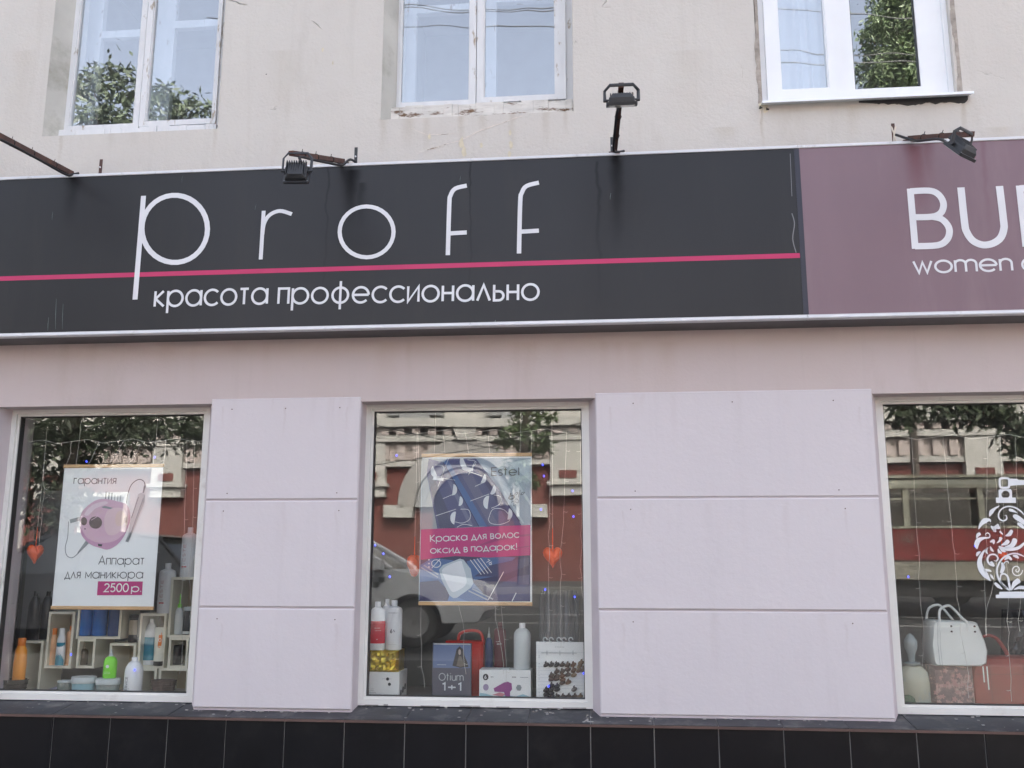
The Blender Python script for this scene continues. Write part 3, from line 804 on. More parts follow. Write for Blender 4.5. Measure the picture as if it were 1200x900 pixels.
for (cx, cy, r) in ((891, 126, 2.2), (899, 128, 2.2), (312, 87, .8), (1005, 5, .6)):
    q = px2([(cx+r*random.uniform(.5, 1.5)*cos(t*pi/5), cy+r*random.uniform(.5, 1.2)*sin(t*pi/5)) for t in range(10)], -.003)
    mb.quad(*[(x, -.003-.0001*(cx % 3), z) for x, z in q])
P(mb, 'wall_chip', m_gasket, bld)

# ================================================================== SIGNS
SY = -.18
xj0, xj1 = WX(934, 172, SY)*.5+WX(947.5, 372, SY)*.5-.012, 0
xj0 = .5*(WX(933, 172, SY)+WX(947.5, 370, SY)); xj1 = xj0+.0
sg = thing('shop_sign', 'long black sign reading proff in thin white letters with a magenta line', 'sign', (-1.2, SY, ZSGB))
sg2 = thing('shop_sign', 'mauve sign with large white capitals BU and women beneath, right of the black sign', 'sign', (1.9, SY, ZSGB))
for g, x0, x1, mt_ in ((sg, XL+.05, xj0, m_black), (sg2, xj0+.0005, XR-.05, m_mauve)):
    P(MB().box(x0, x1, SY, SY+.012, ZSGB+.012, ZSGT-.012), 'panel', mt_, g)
    P(MB().box(x0, x1, SY+.0125, -.03, ZSGB+.02, ZSGT-.02), 'box_frame', m_under, g)
    # trims, in lengths with butt joints
    n = 3 if g is sg else 2
    brk = [x0, WX(552, 187, SY), x1] if g is sg else [x0, x1]
    for a, b in zip(brk[:-1], brk[1:]):
        P(MB().cham(a+.0007, b-.0007, SY-.006, SY+.03, ZSGT-.013, ZSGT+.002, .002), 'top_trim', m_trim, g)
    brk = [x0, WX(551, 381, SY), x1] if g is sg else [x0, x1]
    for a, b in zip(brk[:-1], brk[1:]):
        mb = MB(); mb.cham(a+.0007, b-.0007, SY-.008, SY+.03, ZSGB, ZSGB+.011, .003); mb.box(a+.0007, b-.0007, SY-.004, SY+.03, ZSGB+.0112, ZSGB+.019)
        P(mb, 'bottom_trim', m_trim, g)
    P(MB().box(x0, x1, SY+.031, -.0, ZSGB+.001, ZSGB+.0195), 'underside', m_under, g)
SL = SY-.0012
# navy joint strip
q = [(935, 172), (939, 172), (949, 371), (945, 371)]
ww = .026
P(MB().box(xj0-ww/2-.004, xj0+ww/2-.006, SY-.002, SY+.001, ZSGB+.0195, ZSGT-.0135), 'joint_strip', m_strip, sg)
# folds and scuffs in the black vinyl by the joint
pline(sg, [(928, 250), (931, 262), (929, 280), (933, 296)], 1.1, SY-.0008, mat('vinyl_crease', (.17, .17, .18), .35), 'crease')
pline(sg, [(926, 180), (928, 230)], .7, SY-.0008, MATS['vinyl_crease'], 'crease')
mb = MB()
for (x, y, h, k) in ((66, 350, 36, 1), (74, 356, 30, .8), (62, 248, 10, .6), (214, 206, 8, .5), (716, 226, 8, .8), (57, 372, 16, 1), (300, 240, 6, .5), (540, 206, 7, .5), (581, 375, 3, 1.5)):
    q = px2([(x, y), (x-.8, y+h/2), (x-1, y+h)], SY-.0007); mb.ribbon(q, [.001*k, .0022*k, .0006*k], SY-.0007)
P(mb, 'drip_mark', mat('greenish_drip_mark', (.16, .2, .19), .6), sg)
# magenta line
zl = .5*(WZ(0, 326.5, SL)+WZ(933, 299.5, SL))
z_a, z_b = WZ(0, 326.5, SL), WZ(933, 299.5, SL)
xa, xb = XL+.06, xj0-.018
def zline(x):
    xa_, xb_ = WX(0, 326.5, SL), WX(933, 299.5, SL)
    return z_a+(z_b-z_a)*(x-xa_)/(xb_-xa_)
P(MB().quad((xa, SL, zline(xa)-.012), (xb, SL, zline(xb)-.012), (xb, SL, zline(xb)+.012), (xa, SL, zline(xa)+.012)), 'magenta_line', m_pinkline, sg)
SL2 = SL-.0008
def sletter(strokes, wpx, g=sg):
    mb = MB()
    for n_, (cl, pts, k) in enumerate(strokes):
        q = px2(pts, SL2)
        if k > 1: q = [tuple(v) for v in cat_rom(q, k, cl)]
        ws = [x*PXM for x in wpx] if isinstance(wpx, list) else wpx*PXM
        mb.ribbon(q, ws, SL2-.0003*n_, cl)
    return P(mb, 'letter', m_letter, g)
# p r o f f
sletter([(False, [(168.2, 229.5), (158.2, 351)], 1), (True, circpx(204.8, 268.2, 38.4, 39.4, 34), 1)], 6.4)
sletter([(False, [(309, 247), (305.5, 304)], 1), (False, [(307.5, 275), (309.5, 262), (316, 252), (328, 247.2), (342, 251)], 5)], 4.8)
sletter([(True, circpx(429.6, 271.7, 31.6, 29.8, 32), 1)], 5.0)
sletter([(False, [(524.8, 299), (526.5, 240)]+[(528, 229), (533.5, 221), (547, 217.5)], 4), (False, [(525.5, 273.6), (547, 272.4)], 1)], 5.2)
sletter([(False, [(608.2, 297), (609.6, 237)]+[(611.5, 226), (617, 218), (631.5, 214)], 4), (False, [(609, 271.6), (631.5, 270.3)], 1)], 5.2)
ptext(sg, 'красота', (181, 360.6), (312.5, 357.2), 20.6, m_letter, SL2, .135, .26)
ptext(sg, 'профессионально', (326, 357.4), (631, 352.6), 20.6, m_letter, SL2, .135, .26)
# B U ...
B0, B1 = (1062.4+3.4, 221), (1070.5+3.0, 291.8)
sletter([(False, [(1066.6, 221), (1072.6, 291.5)], 1), (False, [(1066.8, 224.2), (1088, 223.4), (1098, 226.5), (1104.2, 234), (1105.6, 242), (1102, 250), (1092, 254), (1070.4, 254.6)], 4),
         (False, [(1092, 254), (1103, 256.6), (1110.5, 264), (1112.6, 272), (1109.5, 281), (1099, 287.4), (1072, 288.6)], 4)], 7.4, sg2)
sletter([(False, [(1126, 219.6), (1130.5, 262), (1133, 272), (1139.5, 281.5), (1149, 286.4), (1157.4, 286.8), (1166, 284), (1173, 278), (1176.4, 268), (1176, 258), (1171.2, 218)], 4)], 8.0, sg2)
sletter([(False, [(1194.6, 217.4), (1202.5, 289)], 1), (False, [(1194.9, 221), (1216, 220), (1228, 226), (1233, 237), (1228, 249), (1216, 254), (1198.6, 255)], 4), (False, [(1216, 255), (1240, 287)], 1)], 7.8, sg2)
ptext(sg2, 'women', (1071.5, 321.2), (1186.5, 318.2), 16.2, m_letter, SL2, .16, .22)
ptext(sg2, 'c', (1199, 318.4), (1212, 318), 16.2, m_letter, SL2, .16, .22)

# mounting tabs over the top of the sign
for i, (px, py0, py1, lab, light) in enumerate(((119, 187, 203, 'short brown steel tab over the sign below the left upper window', 0), (195, 189, 197, 'barely showing steel stub', 0), (417.5, 173, 192, 'dark steel tab with a bright bolt beside the square floodlight', 0), (717, 161, 179, 'dark steel tab with a bright bolt beside the upright floodlight arm', 0), (1046, 145, 164, 'steel tab smeared with pale foam left of the tilted floodlight', 1))):
    if i == 1: continue
    Yt = -.10
    a = W(px, py0, Yt); c = W(px, py1+3, Yt)
    t = thing('mounting_tab', lab, 'bracket', (a.x, Yt, c.z), 'steel mounting tabs along the top of the signs')
    P(MB().box(a.x-.008, a.x+.008, Yt-.004, Yt, c.z-.03, a.z), 'strap', [m_rust, m_rust, m_lamp, m_lamp, m_rust][i], t)
    P(MB().bar((a.x, Yt-.01, c.z+(a.z-c.z)*.5), (a.x, Yt+.0, c.z+(a.z-c.z)*.5), .004, n=8), 'bolt', m_trim, t)
    P(MB().box(a.x-.006, a.x+.006, Yt, -.001, c.z-.006, c.z+.006), 'wall_stub', m_rust, t)
    if light:
        mb = MB()
        for s_ in (-1, 1): mb.tube([(a.x+s_*.010, Yt-.008, a.z-.02), (a.x+s_*.004, Yt-.011, a.z-.045), (a.x, Yt-.012, a.z-.055), (a.x+s_*.004, Yt-.011, c.z)], .004)
        P(mb, 'foam_smear', mat('pale_foam', (.62, .55, .46), .8, .1), t)

# ------------------------------------------------------------------ floodlights
def flood(label, base, tip, head, rx, rz, scale=1., cable=None, side=1, armr=.011):
    """base and tip of the arm; head: centre of the lamp; rx tilt, rz turn"""
    t = thing('floodlight', label, 'floodlight', base, 'floodlights on steel arms over the signs')
    b, e = Vector(base), Vector(tip)
    d = (e-b).normalized(); s_ = Vector((0, 0, 1)).cross(d).normalized(); u = d.cross(s_)
    mb = MB(); h = armr
    pts = []
    for p in (b, e):
        for i, j in ((-1, -1), (1, -1), (1, 1), (-1, 1)): pts.append(tuple(p+s_*h*i+u*h*j))
    mb.v = pts; mb.f = [(3, 2, 1, 0), (4, 5, 6, 7), (0, 1, 5, 4), (1, 2, 6, 5), (2, 3, 7, 6), (3, 0, 4, 7)]
    P(mb, 'arm', m_rust, t)
    mb = MB()
    for k in (.25, .55, .8):
        q = b+(e-b)*k; mb.tube([q+s_*(h*1.35*cos(a))+u*(h*1.35*sin(a)) for a in [i*pi/4 for i in range(9)]], .0022, 5)
        mb.bar(q+u*h*1.2, q+u*h*2.4+s_*.004, .0018, n=4)
    P(mb, 'cable_tie', m_cable, t)
    mb = MB().box(b.x-.03, b.x+.03, b.y, b.y+.16, b.z-.012, b.z-.006)
    P(mb, 'arm_foot', m_rust, t)
    R_ = Matrix.Rotation(rz, 3, 'Z') @ Matrix.Rotation(rx, 3, 'X')
    H = Vector(head)
    def hb(mb, f, name, m_, sm=False):
        for i, v in enumerate(mb.v): mb.v[i] = tuple(R_ @ (Vector(v)*scale)+H)
        return P(mb, name, m_, t, sm)
    w_, h_, = .066, .056
    # local frame: light shines towards +y (the wall), fins on -y, up is z
    mb = MB(); n = 0
    def rr(wd, ht, y, r=.010):
        out = []
        for cx, cz, a0 in ((wd-r, ht-r, 0), (-wd+r, ht-r, 90), (-wd+r, -ht+r, 180), (wd-r, -ht+r, 270)):
            for k in range(4):
                a = radians(a0+30*k); out.append((cx+r*cos(a), y, cz+r*sin(a)))
        return out
    rings = [rr(w_*.60, h_*.60, -.030), rr(w_*.82, h_*.8, -.012), rr(w_*.86, h_*.84, .006), rr(w_, h_, .007), rr(w_, h_, .020)]
    for r_ in rings: mb.v += r_
    k = 16
    for a in range(len(rings)-1):
        for i in range(k):
            j = (i+1) % k; mb.f.append((a*k+i, a*k+j, (a+1)*k+j, (a+1)*k+i))
    mb.f += [tuple(range(k)), tuple(range(len(rings)*k-1, (len(rings)-1)*k-1, -1))]
    hb(mb, 0, 'housing', m_lamp)
    mb = MB(); mb.box(-w_*.82, w_*.82, .0205, .022, -h_*.82, h_*.82); hb(mb, 0, 'lens', m_lens)
    mb = MB()
    for i in range(9):
        x = -w_*.72+i*w_*.18; q = [(-.0395, h_*.62), (-.036, h_*1.0), (-.008, h_*1.08), (-.006, -h_*.5), (-.030, -h_*.55)]
        mb.v += [(x+s, y, z) for s in (-.0016, .0016) for y, z in q]; o_ = len(mb.v)-10
        mb.f += [tuple(o_+i_ for i_ in range(5)), tuple(o_+9-i_ for i_ in range(5))]+[(o_+i_, o_+5+i_, o_+5+(i_+1) % 5, o_+(i_+1) % 5) for i_ in range(5)]
    hb(mb, 0, 'cooling_fin', m_lamp)
    mb = MB()
    for sx in (-1, 1):
        for sz in (-1, 1): mb.bar((sx*w_*.86, .004, sz*h_*.84), (sx*w_*.86, .008-.004, sz*h_*.84), .003, n=6); mb.lathe([(.003, 0), (.003, .002)], (sx*w_*.87, .006, sz*h_*.86), 6)
    hb(mb, 0, 'screw', m_steel)
    # yoke
    el = R_.transposed() @ ((e-H)/scale)
    mb = MB()
    mb.tube([(-w_-.006, -.004, 0.01), (-w_-.006, el.y*.7, max(el.z, .05)*.75), (-w_*.75, el.y, el.z), (w_*.75, el.y, el.z), (w_+.006, el.y*.7, max(el.z, .05)*.75), (w_+.006, -.004, 0.01)], .0042, 6, 2.0)
    hb(mb, 0, 'yoke', m_lamp)
    mb = MB()
    for sx in (-1, 1): mb.bar((sx*(w_+.012), -.004, .01), (sx*w_*.8, -.004, .01), .007, n=8)
    hb(mb, 0, 'pivot_bolt', m_lamp)
    if cable: P(MB().tube(cat_rom([Vector(c) for c in cable], 6), .0065, 7), 'cable', m_cable, t, True)
    return t
# square floodlight over the letter r
b1 = W(402, 189, -.16); e1 = W(341, 179.5, -.72); h1 = W(347.5, 203, -.73)
flood('square black floodlight hanging in front of the letter r', b1, e1, h1, radians(-22), radians(6), .88,
      [W(417, 190, -.14), W(410, 187, -.2), W(402, 193, -.24), W(395, 193, -.3), W(370, 188, -.5), W(352, 184, -.66), W(353, 190, -.74)])
b2 = W(720.5, 176, -.16); e2 = W(728, 99.5, -.82); h2 = W(728.5, 118.5, -.80)
flood('upright floodlight on a near vertical looking arm under the bare wall', b2, e2, h2, radians(-68), radians(0), 1.0,
      [W(731, 177, -.15), W(724, 178, -.2), W(719, 175, -.26), W(721, 150, -.45), W(724, 128, -.62), W(731, 122, -.76)])
b3_ = W(1066, 162, -.16); e3 = W(1139, 157, -.72); h3 = W(1127, 175, -.73)
flood('tilted floodlight in front of the mauve sign at right', b3_, e3, h3, radians(-40), radians(42), .95,
      [W(1050, 158, -.13), W(1062, 162, -.2), W(1075, 165, -.26), W(1100, 163, -.5), W(1112, 169, -.68)])
b4 = W(84, 204, -.16); e4 = W(-6, 157, -.75); h4 = W(-38, 172, -.74)
flood('floodlight arm reaching in from the left edge over the black sign', b4, e4, h4, radians(-30), radians(10), 1.0,
      [W(92, 203, -.15), W(84, 204.5, -.19), W(76, 204, -.24), W(40, 184, -.48), W(-6, 161, -.75), W(-35, 160, -.74)], armr=.013)

# ================================================================== WINDOW DISPLAY HELPERS
m_bwhite = pc('white_bottle_plastic', .82, .84, .86, .35)
m_bsilver = pc('pearl_grey_plastic', .58, .62, .62, .3)
m_borange = pc('orange_bottle_plastic', .90, .33, .03, .35, col2=(.75, .35, .17), c2scale=5)
m_bpeach = pc('peach_bottle_plastic', .80, .45, .24, .4)
m_ocap = pc('orange_cap', .8, .22, .03, .35)
m_teal = pc('teal_label', .02, .24, .34, .4)
m_blue = pc('blue_bottle_plastic', .014, .13, .46, .3)
m_navy = pc('navy_bottle_plastic', .02, .06, .19, .3)
m_bblack = pc('black_bottle_plastic', .014, .014, .017, .3)
m_green = pc('lime_green_plastic', .20, .72, .03, .35)
m_brown = pc('brown_bottle_plastic', .10, .07, .04, .35)
m_beige = pc('beige_label', .38, .32, .24, .5)
m_redl = pc('red_label', .62, .03, .05, .45)
m_tubteal = pc('pale_teal_tub', .28, .46, .52, .25)
m_tubsil = pc('silver_tub', .42, .48, .46, .25, metal=.5)
m_lid = pc('frosted_lid', .52, .57, .58, .35)
m_basket = pc('dark_wicker_basket', .02, .015, .013, .8, bump=.003, bscale=90)
m_bbasket = pc('brown_wicker_basket', .07, .045, .038, .8, bump=.003, bscale=90)
m_maroon = pc('maroon_bottle_plastic', .14, .02, .035, .35)
m_dark = pc('dark_print', .03, .03, .035, .5)
m_magenta = pc('magenta_print', .46, .015, .17, .45)
m_gold = mat('gold_foil', (.66, .50, .06), .28, .3, 14, .006, 28, metal=.85)
m_boxw = pc('white_carton', .80, .81, .80, .5)
m_redplastic = pc('red_bag_plastic', .62, .03, .02, .4)

def bottle(name, label, box, Y, kind, body_m, cap_m=None, labels=(), cat='bottle', group=None, depth=.75, rest=None):
    """box: photo pixels x0,y0,x1,y1 at plane Y (the bottle's axis)"""
    x0, y0, x1, y1 = box
    c = W((x0+x1)/2, y1, Y); zt = W((x0+x1)/2, y0, Y).z
    r = (W(x1, y1, Y).x-W(x0, y1, Y).x)/2
    zb = c.z if rest is None else rest
    h = zt-zb
    t = thing(name, label, cat, (c.x, Y, zb), group)
    PR = {
     'round': ([(.92, 0), (1, .02), (1, .72), (.93, .79), (.7, .85), (.42, .885)], (.36, .885, 1)),
     'tall': ([(.92, 0), (1, .015), (1, .80), (.9, .845), (.55, .875), (.4, .885)], (.36, .885, 1)),
     'flat': ([(.92, 0), (1, .02), (1, .66), (.9, .76), (.62, .86), (.4, .9)], (.34, .9, 1)),
     'taper': ([(.9, 0), (.95, .02), (1, .45), (.88, .72), (.62, .82)], (.60, .82, 1)),
     'pump': ([(.92, 0), (1, .02), (1, .58), (.8, .7), (.4, .76)], (.34, .76, 1)),
     'jar': ([(.95, 0), (1, .03), (1, .84), (.98, .86)], (1.03, .86, 1)),
     'drop': ([(.92, 0), (1, .03), (1, .5), (.85, .6), (.5, .66)], (.45, .66, 1)),
    }[kind]
    body = MB().lathe([(a*r, b*h) for a, b in PR[0]], n=20, sy=depth).build('body', body_m, t, True)
    cr, c0, c1 = PR[1]
    if kind in ('pump', 'drop'): prof = [(cr*r, c0*h), (cr*r, (c0+.08)*h), (cr*.45*r, (c0+.1)*h), (cr*.3*r, .97*h), (cr*.2*r, h)]
    else: prof = [(cr*r, c0*h+.0005), (cr*r*1.02, c0*h+.002), (cr*r, c1*h-.002), (cr*r*.9, c1*h)]
    MB().lathe(prof, n=14, sy=depth).build('cap', cap_m or body_m, t, True)
    for (f0, f1, lm) in labels:
        n = 16; mb = MB()
        def rad(f):
            pr = PR[0]
            for (a, b), (c_, d_) in zip(pr[:-1], pr[1:]):
                if b <= f <= d_: return a+(c_-a)*(f-b)/(d_-b)
            return pr[-1][0]
        for i in range(n+1):
            a = pi+.12+(pi-.24)*i/n
            for f in (f0, f1):
                R_ = rad(f)*r*1.012; mb.v.append((R_*cos(a), R_*sin(a)*depth-.0006, f*h))
        for i in range(n): mb.f.append((2*i, 2*i+2, 2*i+3, 2*i+1))
        mb.build('label', lm, t, True)
    t['h'] = 0; del t['h']
    return t, r, h
def small_text(t, s, x, z, w_, xh, m_, y, vert=False, wt=.16):
    """lettering on an item, in the item's own frame"""
    tw, st = text_strokes(s)
    mb = MB()
    for k, (cl, pts) in enumerate(st):
        q = []
        for p in pts:
            a, b = p[0]/tw*w_, p[1]*xh
            q.append((x-b, z+a) if vert else (x+a, z+b))
        mb.ribbon(q, wt*xh, y-.00004*(k % 4), cl)
    return mb.build('lettering', m_, t)
def specks(t, x0, x1, z0, z1, n, y, m_, h=.0012):
    mb = MB()
    for i in range(n):
        z = z0+(z1-z0)*(i+.5)/n; a = x0+(x1-x0)*random.uniform(0, .25); b = x1-(x1-x0)*random.uniform(0, .35)
        while a < b-.002:
            l_ = random.uniform(.003, .009); mb.quad((a, y, z), (min(a+l_, b), y, z), (min(a+l_, b), y, z+h), (a, y, z+h)); a += l_+.0016
    return mb.build('small_print', m_, t)

def cube(label, box, Y=.42, depth=.2, t=.013, back=True):
    x0, y0, x1, y1 = box
    a = W(x0, y1, Y); b = W(x1, y0, Y)
    o = thing('display_cube', label, 'shelf', (a.x, Y, a.z), 'cream display cubes stacked in the left shop window')
    X, Z = b.x-a.x, b.z-a.z; D = depth
    for (p, q, r, s) in ((0, t, 0, Z), (X-t, X, 0, Z), (t+.0003, X-t-.0003, 0, t), (t+.0003, X-t-.0003, Z-t, Z)):
        MB().box(p, q, 0 if p in (0, X-t) else .0006, D, r, s).build('board', m_cube, o)
    if back: MB().box(t, X-t, D-.004, D-.001, t, Z-t).build('back_panel', m_cubeback, o)
    return o, a.z+t+.0005

# ---------------- left window: shelves
SYC = .42
c_E, zE = cube('tall display cube against the right frame of the manicure window', (196, 676.5, 229, 747))
c_D, zD = cube('display cube holding the teal labelled bottle and the tube', (160, 719, 195.6, 783))
c_D2, zD2 = cube('display cube with dark contents below the tall right hand one', (195.9, 747.3, 221.5, 783))
c_B, zB = cube('display cube holding the blue bottles behind the poster foot', (88.5, 694, 145, 748.5))
c_A, zA = cube('display cube holding the two peach bottles with orange caps', (51.5, 717, 88.2, 783))
c_A2, zA2 = cube('narrow display cube holding the brown dropper bottle', (88.5, 748.8, 112.5, 783))
c_C, zC = cube('display cube behind the lime green bottle', (124, 754, 159.7, 815.5))
c_G, zG = cube('bottom display cube behind the white service bottle', (160, 783.3, 184, 815.5))
c_H, zH = cube('bottom right display cube behind the brown basket', (184.3, 783.3, 221.5, 815.5))
c_F, zFF = cube('bottom left display cube carrying the black bottles', (22, 751, 51.2, 815.5))
ztopF = W(22, 751, SYC).z; ztopE = W(200, 676.5, SYC).z; ztopD = W(170, 719, SYC).z

def obj_text(tt, *a, **k): return small_text(tt[0], *a, **k)
IY = SYC+.04
g1 = 'bottles in the left shop window'
def rb(name, lab, box, Y, kind, bm, cm=None, labels=(), rest=None, grp=g1, depth=.8): return bottle(name, lab, box, Y, kind, bm, cm, labels, 'bottle', grp, depth, rest)
rb('bottle', 'left one of the two black bottles on the bottom left cube', (30, 693, 44.5, 750), IY, 'flat', m_bblack, m_bblack, rest=ztopF+.0005)
rb('bottle', 'right one of the two black bottles, touching the poster edge', (45, 693, 59, 750), IY+.05, 'flat', m_bblack, m_bblack, rest=ztopF+.0005)
t_ = rb('bottle', 'peach bottle with round orange cap, left in its cube', (55.5, 736, 65.5, 778), IY, 'taper', m_bpeach, m_ocap, rest=zA); specks(t_[0], -.014, .012, .07, .1, 3, -t_[1]*.8-.001, m_brown)
t_ = rb('bottle', 'white bottle with teal label between two peach bottles', (64.5, 736, 75, 778), IY-.04, 'taper', m_bwhite, m_bwhite, [(.02, .62, m_teal)], rest=zA)
small_text(t_[0], '1', -.004, .06, .006, .012, m_boxw, -t_[1]*.8-.0022)
rb('bottle', 'peach bottle with square orange cap, right in its cube', (75.3, 733.5, 84, 778), IY, 'tall', m_bpeach, m_ocap, rest=zA)
rb('bottle', 'small brown dropper bottle alone in its cube', (91, 750, 102, 780), IY, 'drop', m_brown, m_beige, rest=zA2)
t_ = rb('bottle', 'leftmost blue bottle under the poster foot', (90.5, 700, 107, 745), IY, 'round', m_blue, m_blue, rest=zB)
small_text(t_[0], 'S', -.025, .095, .008, .012, m_bsilver, -t_[1]*.8-.001); specks(t_[0], -.02, .02, .05, .08, 3, -t_[1]*.8-.001, m_teal)
rb('bottle', 'middle blue bottle under the poster foot', (107.5, 700, 124, 745), IY+.01, 'round', m_blue, m_blue, rest=zB)
rb('bottle', 'darker navy bottle right of the blue ones', (126, 700, 141.5, 745), IY, 'round', m_navy, m_navy, rest=zB)
rb('bottle', 'dark bottle with beige label beside the blue bottles', (150, 720, 160, 754), IY+.02, 'jar', m_bblack, m_bblack, [(.28, .8, m_beige)], rest=W(150, 754, SYC).z+.0005)
t_ = rb('bottle', 'white shouldered bottle with a large teal label', (167, 725, 182, 780), IY+.02, 'flat', m_bwhite, m_bwhite, [(.1, .6, m_teal)], rest=zD)
specks(t_[0], -.02, .018, .04, .11, 5, -t_[1]*.8-.003, m_blue)
# tube standing on its cap
tb = W(186, 780, IY-.03); hT = W(186, 735, IY-.03).z-zD; rT = (WX(193.5, 780, IY)-WX(180, 780, IY))/2
tu = thing('cosmetic_tube', 'white squeeze tube with orange JOC lettering standing on a dark cap', 'tube', (tb.x, IY-.03, zD))
mb = MB(); n = 20
for k, (zf_, rx, ry) in enumerate(((.12, .92, .8), (.5, .97, .6), (.9, 1.08, .22), (1, 1.1, .04))):
    for i in range(n): mb.v.append((rT*rx*cos(2*pi*i/n), rT*ry*sin(2*pi*i/n), hT*zf_))
for k in range(3):
    for i in range(n): mb.f.append((k*n+i, k*n+(i+1) % n, (k+1)*n+(i+1) % n, (k+1)*n+i))
mb.f.append(tuple(range(3*n, 4*n)))
mb.build('body', pc('cream_tube', .66, .66, .56, .4), tu, True)
MB().lathe([(rT*.85, 0), (rT*.92, .004), (rT*.92, hT*.12)], n=16, sy=.8).build('cap', m_bblack, tu, True)
mb = MB().quad((-.004, -rT*.62, hT*.52), (.016, -rT*.62, hT*.52), (.016, -rT*.42, hT*.8), (-.004, -rT*.42, hT*.8)); mb.build('orange_block', m_ocap, tu)
small_text(tu, 'J', .002, hT*.78, .012, .013, m_ocap, -rT*.65, wt=.25); small_text(tu, 'O', .0, hT*.63, .014, .012, m_boxw, -rT*.67, wt=.22); small_text(tu, 'C', .0, hT*.48, .014, .013, m_ocap, -rT*.72, wt=.25)
# in E
rb('bottle', 'slim white bottle with green nozzle in the tall right cube', (203.5, 696, 213.5, 744), IY, 'drop', m_bsilver, m_green, rest=zE)
rb('jar', 'dark glass jar beside the green nozzled bottle', (213.8, 711, 224, 744), IY, 'jar', mat('dark_smoky_glass', (.04, .045, .05), .15), m_bsilver, [(.02, .12, m_bsilver)], rest=zE)
m_pinkp = pc('dull_pink_print', .45, .13, .14, .5)
for (box, rst, lab) in (((211, 618, 228.5, 675), ztopE+.0005, 'tall white bottle with a red bar standing on the highest cube'), ((184, 660, 203, 718), ztopD+.0005, 'tall white bottle with a red bar half beside the poster edge')):
    t_ = rb('bottle', lab, box, IY, 'tall', m_bwhite, m_bwhite, rest=rst)
    small_text(t_[0], 'ESTE', -.004, .085, .09, .010, m_pinkp, -t_[1]*.8-.0015, True, .14)
    MB().quad((-.022, -t_[1]*.74-.0025, .052), (.006, -t_[1]*.8-.0025, .052), (.006, -t_[1]*.8-.0025, .058), (-.022, -t_[1]*.74-.0025, .058)).build('red_bar', m_redl, t_[0])
    specks(t_[0], -.015, .003, .064, .074, 2, -t_[1]*.8-.002, m_dark)
# dark things in D2
rb('jar', 'black squat jar in the small right hand cube', (199, 756, 214, 780), IY+.02, 'jar', m_bblack, m_dark, rest=zD2)
# floor of left window
FZ = ZF-.0035
rb('bottle', 'orange bottle standing in the dark basket at far left', (14, 747.5, 28.5, 800), .30, 'taper', m_borange, m_ocap)
def basket(lab, box, Y, m_):
    x0, y0, x1, y1 = box; a = W(x0, y1, Y); b = W(x1, y0, Y); r = (b.x-a.x)/2; h = b.z-FZ
    t = thing('basket', lab, 'basket', (a.x+r, Y, FZ))
    mb = MB(); n = 28
    prof = [(.78, 0), (.84, .25), (.9, .55), (.97, .85), (1.0, 1.0), (.93, 1.0), (.86, .6), (.74, .08), (.02, .06)]
    for k in range(6):
        pass
    mb.lathe([(p*r, q*h) for p, q in prof], n=n, sy=.8); mb.build('basket_wall', m_, t)
    mb = MB()
    for k in range(4): mb.tube([(r*(.82+.17*k/3+.012)*cos(2*pi*i/28), r*.8*(.82+.17*k/3+.012)*sin(2*pi*i/28), h*(.15+.27*k)) for i in range(29)], .0028, 5)
    mb.build('woven_band', m_, t)
basket('dark woven basket under the orange bottle', (1, 796, 32, 812), .30, m_basket)
basket('brown woven basket in the right corner of the manicure window', (177, 797, 206, 812), .30, m_bbasket)
def tub(lab, box, Y, bm, rest=FZ):
    x0, y0, x1, y1 = box; a = W(x0, y1, Y); b = W(x1, y0, Y); r = (b.x-a.x)/2; h = b.z-rest
    t = thing('tub', lab, 'tub', (a.x+r, Y, rest))
    MB().lathe([(r*.82, 0), (r*.86, .002), (r*.92, h*.74)], n=24, sy=.8).build('body', bm, t, True)
    MB().lathe([(r*.98, h*.68), (r, h*.7), (r, h*.84), (r*.97, h*.9), (r*.97, h), (r*.9, h+.001)], n=24, sy=.8).build('lid', m_lid, t, True)
    return t, b.z
tub('round tub with pale teal band left of the lime bottle', (83, 793, 113, 812), .26, m_tubteal)
_, ztub = tub('silver tub carrying the lime green bottle', (111.5, 795, 141.5, 812), .26, m_tubsil)
t_ = rb('bottle', 'lime green bottle standing on the silver tub', (120.5, 761, 135.5, 796), .26, 'pump', m_green, m_bsilver, rest=ztub+.0015)
MB().lathe([(.0085, 0), (.0085, .001)], n=14).build('emblem', m_boxw, t_[0]); o = COL.objects[-1]; o.rotation_euler = (radians(90), 0, 0); o.location = (0, -t_[1]*.8-.0005, t_[2]*.42)
specks(t_[0], -.02, .02, .02, .035, 2, -t_[1]*.8-.001, m_bwhite)
t_ = rb('bottle', 'white SERVICE bottle standing in front of the right cubes', (145, 770, 165.5, 812), .24, 'flat', m_bwhite, m_bwhite, rest=FZ)
small_text(t_[0], 'SERVICE', -.012, .03, .075, .008, m_dark, -t_[1]*.8-.0015, True, .2); specks(t_[0], -.005, .0, .03, .05, 4, -t_[1]*.8-.001, m_dark); specks(t_[0], -.03, .03, .008, .014, 1, -t_[1]*.8-.001, m_dark, .003)
t, r_, h_ = bottle('glass_jar', 'small squat glass jar left of the teal tub', (67, 797, 84, 812), .28, 'jar', mat('pale_greenish_glass', (.18, .21, .19), .12), m_lid, rest=FZ, cat='jar')
